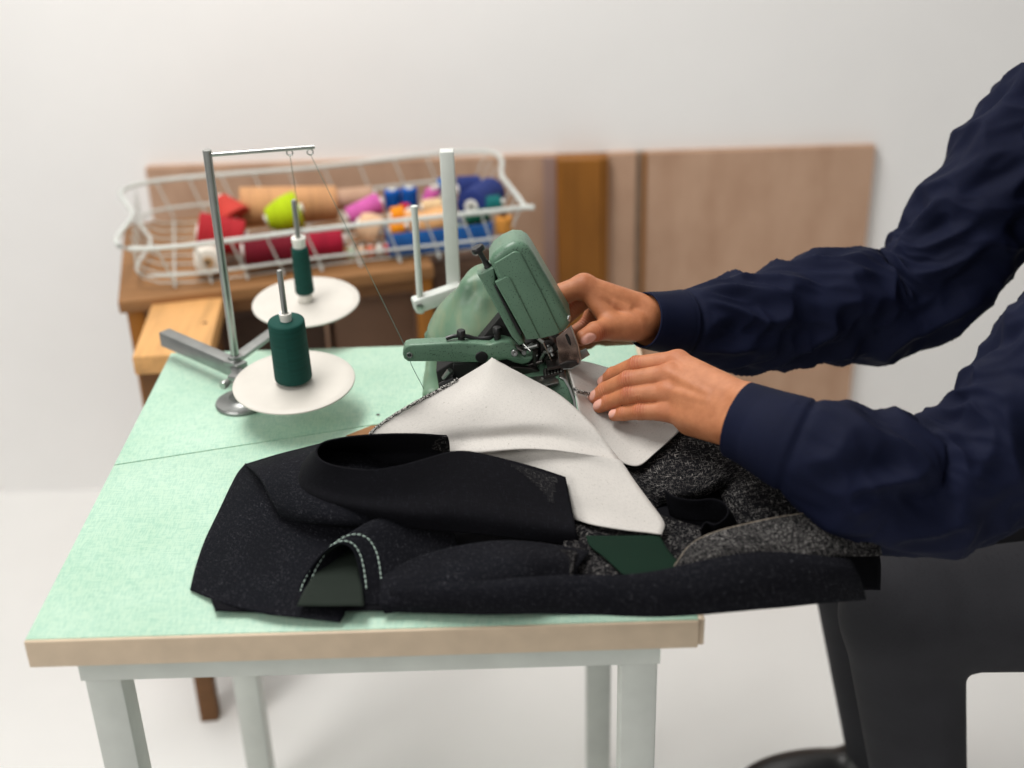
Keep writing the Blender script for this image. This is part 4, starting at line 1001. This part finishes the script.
def sleeve(mb, path, cuff, seed, amp=.0115):
    """path: (point, radius); a loft with cuff seam and folds. Opens at the hand end."""
    C = cr([p for p, r in path], 40); R = cr([V3((r, 0, 0)) for p, r in path], 40); C = np.array(C); R = np.array(R)[:, 0]
    s = np.concatenate([[0], np.cumsum(np.linalg.norm(np.diff(C, axis=0), axis=1))]); n = int(s[-1] / .0022); tt = np.linspace(0, s[-1], n)
    P = np.stack([np.interp(tt, s, C[:, i]) for i in range(3)], 1); R = np.interp(tt, s, R)
    x, y, d0 = frame(P[1] - P[0]); NA = 120; vs = []; uv = []
    for i in range(n):
        d = P[min(i + 1, n - 1)] - P[max(i - 1, 0)]; d /= np.linalg.norm(d); x = x - d * (x @ d); x /= np.linalg.norm(x); y = np.cross(d, x)
        u = tt[i]; g = min(1, max(0, (u - cuff) / .05)); up = V3((0, 0, 1)) - d * d[2]; 
        for k in range(NA + 1):
            a = 2 * math.pi * (k % NA) / NA; v = x * math.cos(a) + y * math.sin(a)
            q = Vector((math.cos(a) * 1.3 + seed, math.sin(a) * 1.3, u * 17 + .9 * math.sin(a + seed)))
            f1 = 1 - abs(noise.noise(q)) * 2.2; q2 = Vector((math.cos(a) * 2.2 + seed * 2, math.sin(a) * 2.2 + 9, u * 34 + 2.2 * math.cos(a)))
            f2 = 1 - abs(noise.noise(q2)) * 2.0
            disp = g * (amp * (f1 - .35) + amp * .38 * (f2 - .3))
            if u < cuff: disp += .0010 + .0006 * noise.noise(Vector((math.cos(a) * 2, math.sin(a) * 2, u * 30 + seed)))
            for sl in (.0022, cuff - .006): disp -= .0006 * math.exp(-((u - sl) / .0012) ** 2)
            disp -= .0022 * math.exp(-((u - cuff - .003) / .0035) ** 2)
            pl = g * .0022 * math.sin(a * 14 + seed) * math.exp(-((u - cuff) / .03) ** 2)     # gathers at the cuff
            r = R[i] + disp + pl
            sag = -.006 * g * max(0, -(v @ up)) 
            vs.append(P[i] + v * (r - sag)); uv.append((a * .045, u))
    fs = [(i * (NA + 1) + k, i * (NA + 1) + k + 1, (i + 1) * (NA + 1) + k + 1, (i + 1) * (NA + 1) + k) for i in range(n - 1) for k in range(NA)]
    mb.add(vs, fs, uv)
    # inner wall of the cuff
    m = int(.05 / .0022); base = np.array(vs).reshape(n, NA + 1, 3)
    inn = []; 
    for i in range(m):
        for k in range(NA + 1):
            v = base[i, k] - P[i]; inn.append(P[i] + v * (1 - .0022 / np.linalg.norm(v)))
    o = len(mb.v); fi = [(i * (NA + 1) + k, (i + 1) * (NA + 1) + k, (i + 1) * (NA + 1) + k + 1, i * (NA + 1) + k + 1) for i in range(m - 1) for k in range(NA)]
    mb.add(inn, fi, [(0, 0)] * len(inn))
    a0 = o - len(vs)
    for k in range(NA): mb.f.append((a0 + k, o + k, o + k + 1, a0 + k + 1)); mb.mi.append(0)
    return base

def build_person():
    t = thing('person', 'person in a navy shirt guiding cream cloth through the machine with both hands', 'person', (.70, .05, 0))
    mb = MB(); red = []; nail = []
    for H in (left_hand(), right_hand()):
        v, f = H.mesh(.00095); mb.add(v, f); red.append(H.red(v)); nail.append(H.nail(v))
    SL, SR = V3((.67, -.13, 1.05)), V3((.67, .23, 1.06)); NK = V3((.72, .05, 1.10))
    EL, ER = Z(925, 488, .815), Q(885, 303, .175)
    # neck and head, bent over the work
    hc = V3((.665, .05, 1.285)); fx = V3((-.86, 0, -.51)); hz = V3((-.51, 0, .86)); hy = V3((0, 1, 0))
    def head(P):
        d = ellip(P, hc + fx * -.012 + hz * .02, (.096, .076, .088), (fx, hy, hz))
        d = smin(d, ellip(P, hc + fx * .032 + hz * -.045, (.060, .058, .072), (fx, hy, hz)), .03)
        d = smin(d, cone(P, hc + fx * .092 + hz * .012, hc + fx * .112 + hz * -.028, .008, .013), .012)
        for sy in (-1, 1):
            d = smin(d, ellip(P, hc + hy * .078 * sy + fx * -.005 + hz * -.005, (.018, .008, .030), (fx, hy, hz)), .006)
            d = np.maximum(d, -ellip(P, hc + fx * .096 + hy * .032 * sy + hz * .012, (.014, .016, .010), (fx, hy, hz)))
            d = np.minimum(d, ellip(P, hc + fx * .080 + hy * .032 * sy + hz * .011, (.011, .012, .010), (fx, hy, hz)))
        d = smin(d, ellip(P, hc + fx * .088 + hz * -.062, (.010, .024, .008), (fx, hy, hz)), .006)
        d = smin(d, cone(P, hc + fx * -.03 + hz * -.05, NK + V3((.02, 0, -.05)), .054, .060), .03)
        return d
    def limbs(P):
        d = head(P)
        for S_, E_, W_ in ((SL, EL, Z(790, 441, .860)), (SR, ER, Q(690, 321, .080))):
            a = smin(cone(P, W_, E_, .020, .027), cone(P, E_, S_, .028, .036), .02); d = smin(d, a, .01)
            d = smin(d, cone(P, S_, NK + V3((.02, 0, -.05)), .036, .044), .03)
        return d
    v, f = surface_nets(limbs, (.14, -.27, .75), (.86, .35, 1.42), .007); mb.add(v, f); red.append(np.zeros(len(v))); nail.append(np.zeros(len(v)))
    b = obj('body', mb, M['skin'], t, angle=0)
    for nm, arr in (('red', red), ('nail', nail)):
        at = b.data.attributes.new(nm, 'FLOAT', 'POINT'); at.data.foreach_set('value', np.concatenate(arr).astype(np.float32))
    def hair(P):
        d = ellip(P, hc + fx * -.020 + hz * .028, (.104, .084, .094), (fx, hy, hz)); d = np.maximum(d, (P - hc) @ fx - .045 - ((P - hc) @ hz) * .35)
        return np.maximum(d, -((P - hc) @ hz) - .035)
    v, f = surface_nets(hair, hc - .16, hc + .16, .006); obj('hair', MB().add(v, f), M['hair'], t, angle=0)
    # shirt: both sleeves and the trunk
    sm = MB()
    sleeve(sm, [(Z(740, 420, .868), .0385), (Z(760, 428, .866), .0405), (Z(790, 442, .862), .0460), (Z(828, 457, .852), .0540), (Z(875, 474, .835), .0590), (EL, .0600), (EL * .8 + SL * .2 + V3((.02, 0, -.01)), .064), (EL * .4 + SL * .6, .070), (SL, .076)], .062, 3.1)
    sleeve(sm, [(Q(644, 320, .050), .0310), (Q(670, 322, .067), .0350), (Q(697, 322, .084), .0405), (Q(745, 320, .112), .0520), (Q(790, 312, .135), .0570), (Q(835, 304, .155), .0620), (ER, .0620), (ER * .8 + SR * .2 + V3((.02, 0, -.01)), .065), (ER * .4 + SR * .6, .070), (SR, .076)], .055, 7.7)
    def trunk(P):
        d = cone(P, SL, SR, .070, .070); d = smin(d, cone(P, V3((.73, -.05, .96)), V3((.73, .15, .96)), .115, .115), .08)
        d = smin(d, cone(P, V3((.80, -.03, .74)), V3((.80, .13, .74)), .115, .115), .10)
        d = smin(d, cone(P, NK + V3((.01, 0, -.06)), NK + V3((-.01, 0, .0)), .085, .062), .05)
        d = np.maximum(d, .56 - P[:, 2]); return np.maximum(d, -cone(P, NK + V3((.02, 0, -.04)), NK + V3((-.05, 0, .12)), .056, .06))
    v, f = surface_nets(trunk, (.52, -.25, .54), (.98, .35, 1.17), .009); sm.add(v, f, [(p[1], p[2]) for p in v])
    obj('shirt', sm, M['shirt'], t, angle=0)
    def legs(P):
        d = cone(P, (.84, -.03, .56), (.84, .13, .56), .12, .12)
        for y0, y1 in ((-.04, -.06), (.14, .18)):
            d = smin(d, cone(P, (.82, y0, .545), (.45, y1, .545), .088, .068), .04); d = smin(d, cone(P, (.45, y1, .545), (.53, y1, .12), .070, .050), .02)
        return np.maximum(d, P[:, 2] - .655)
    v, f = surface_nets(legs, (.33, -.2, .05), (1.0, .32, .7), .010); obj('trousers', MB().add(v, f, [(p[0], p[2]) for p in v]), M['trousers'], t, angle=0)
    for y in (-.06, .18):
        sh = lambda P: np.maximum(smin(ellip(P, (.45, y, .05), (.13, .046, .055)), cone(P, (.53, y, .05), (.53, y, .10), .046, .044), .03), .002 - P[:, 2])
        v, f = surface_nets(sh, (.29, y - .08, -.01), (.62, y + .08, .16), .006); obj('shoe', MB().add(v, f), M['black'], t, angle=0)
    XS = .85
    st = thing('work_stool', 'round black work stool carrying the seated person', 'stool', (XS, .05, 0))
    mb = MB(); lathe(mb, (XS, .05, .40), (0, 0, 1), [(0, 0), (0, .16), (.01, .175), (.03, .178), (.045, .165), (.05, 0)], 40); obj('seat', mb, M['black'], st)
    mb = MB(); tube(mb, [(XS, .05, .08), (XS, .05, .40)], .022, 16); obj('column', mb, M['steel'], st)
    for k in range(5):
        a = 2 * math.pi * k / 5; mb = MB(); tube(mb, [(XS, .05, .09), (XS + .25 * math.cos(a), .05 + .25 * math.sin(a), .02)], [.02, .018], 10); obj('leg', mb, M['black'], st)

# ================================================================= lighting
def build_light():
    w = bpy.data.worlds.new('world'); bpy.context.scene.world = w; w.use_nodes = True
    w.node_tree.nodes['Background'].inputs[0].default_value = (1, .985, .96, 1); w.node_tree.nodes['Background'].inputs[1].default_value = .36
    def area(name, loc, target, size, power, colr=(1, .975, .945)):
        l = bpy.data.lights.new(name, 'AREA'); l.shape = 'RECTANGLE'; l.size, l.size_y = size; l.energy = power; l.color = colr
        o = bpy.data.objects.new(name, l); col.objects.link(o); o.location = loc
        o.rotation_euler = (Vector(target) - Vector(loc)).to_track_quat('-Z', 'Y').to_euler()
    area('ceiling_light', (-.55, .25, 2.5), (-.05, .1, .75), (1.2, .5), 33)
    area('front_fill_light', (-1.7, -1.5, 1.9), (0, .1, .8), (1.0, 1.0), 19, (1, .97, .94))  # unseen fill added from the front left; no window is built
    s = bpy.context.scene
    s.view_settings.view_transform = 'Standard'; s.view_settings.look = 'None'; s.view_settings.gamma = 1; s.view_settings.use_curve_mapping = False
    s.view_settings.exposure = 0.0

build_materials(); make_camera(); build_setting(); build_table(); build_stand(); build_white_stand(); build_basket(); build_machine(); build_cloths(); build_person(); build_light()
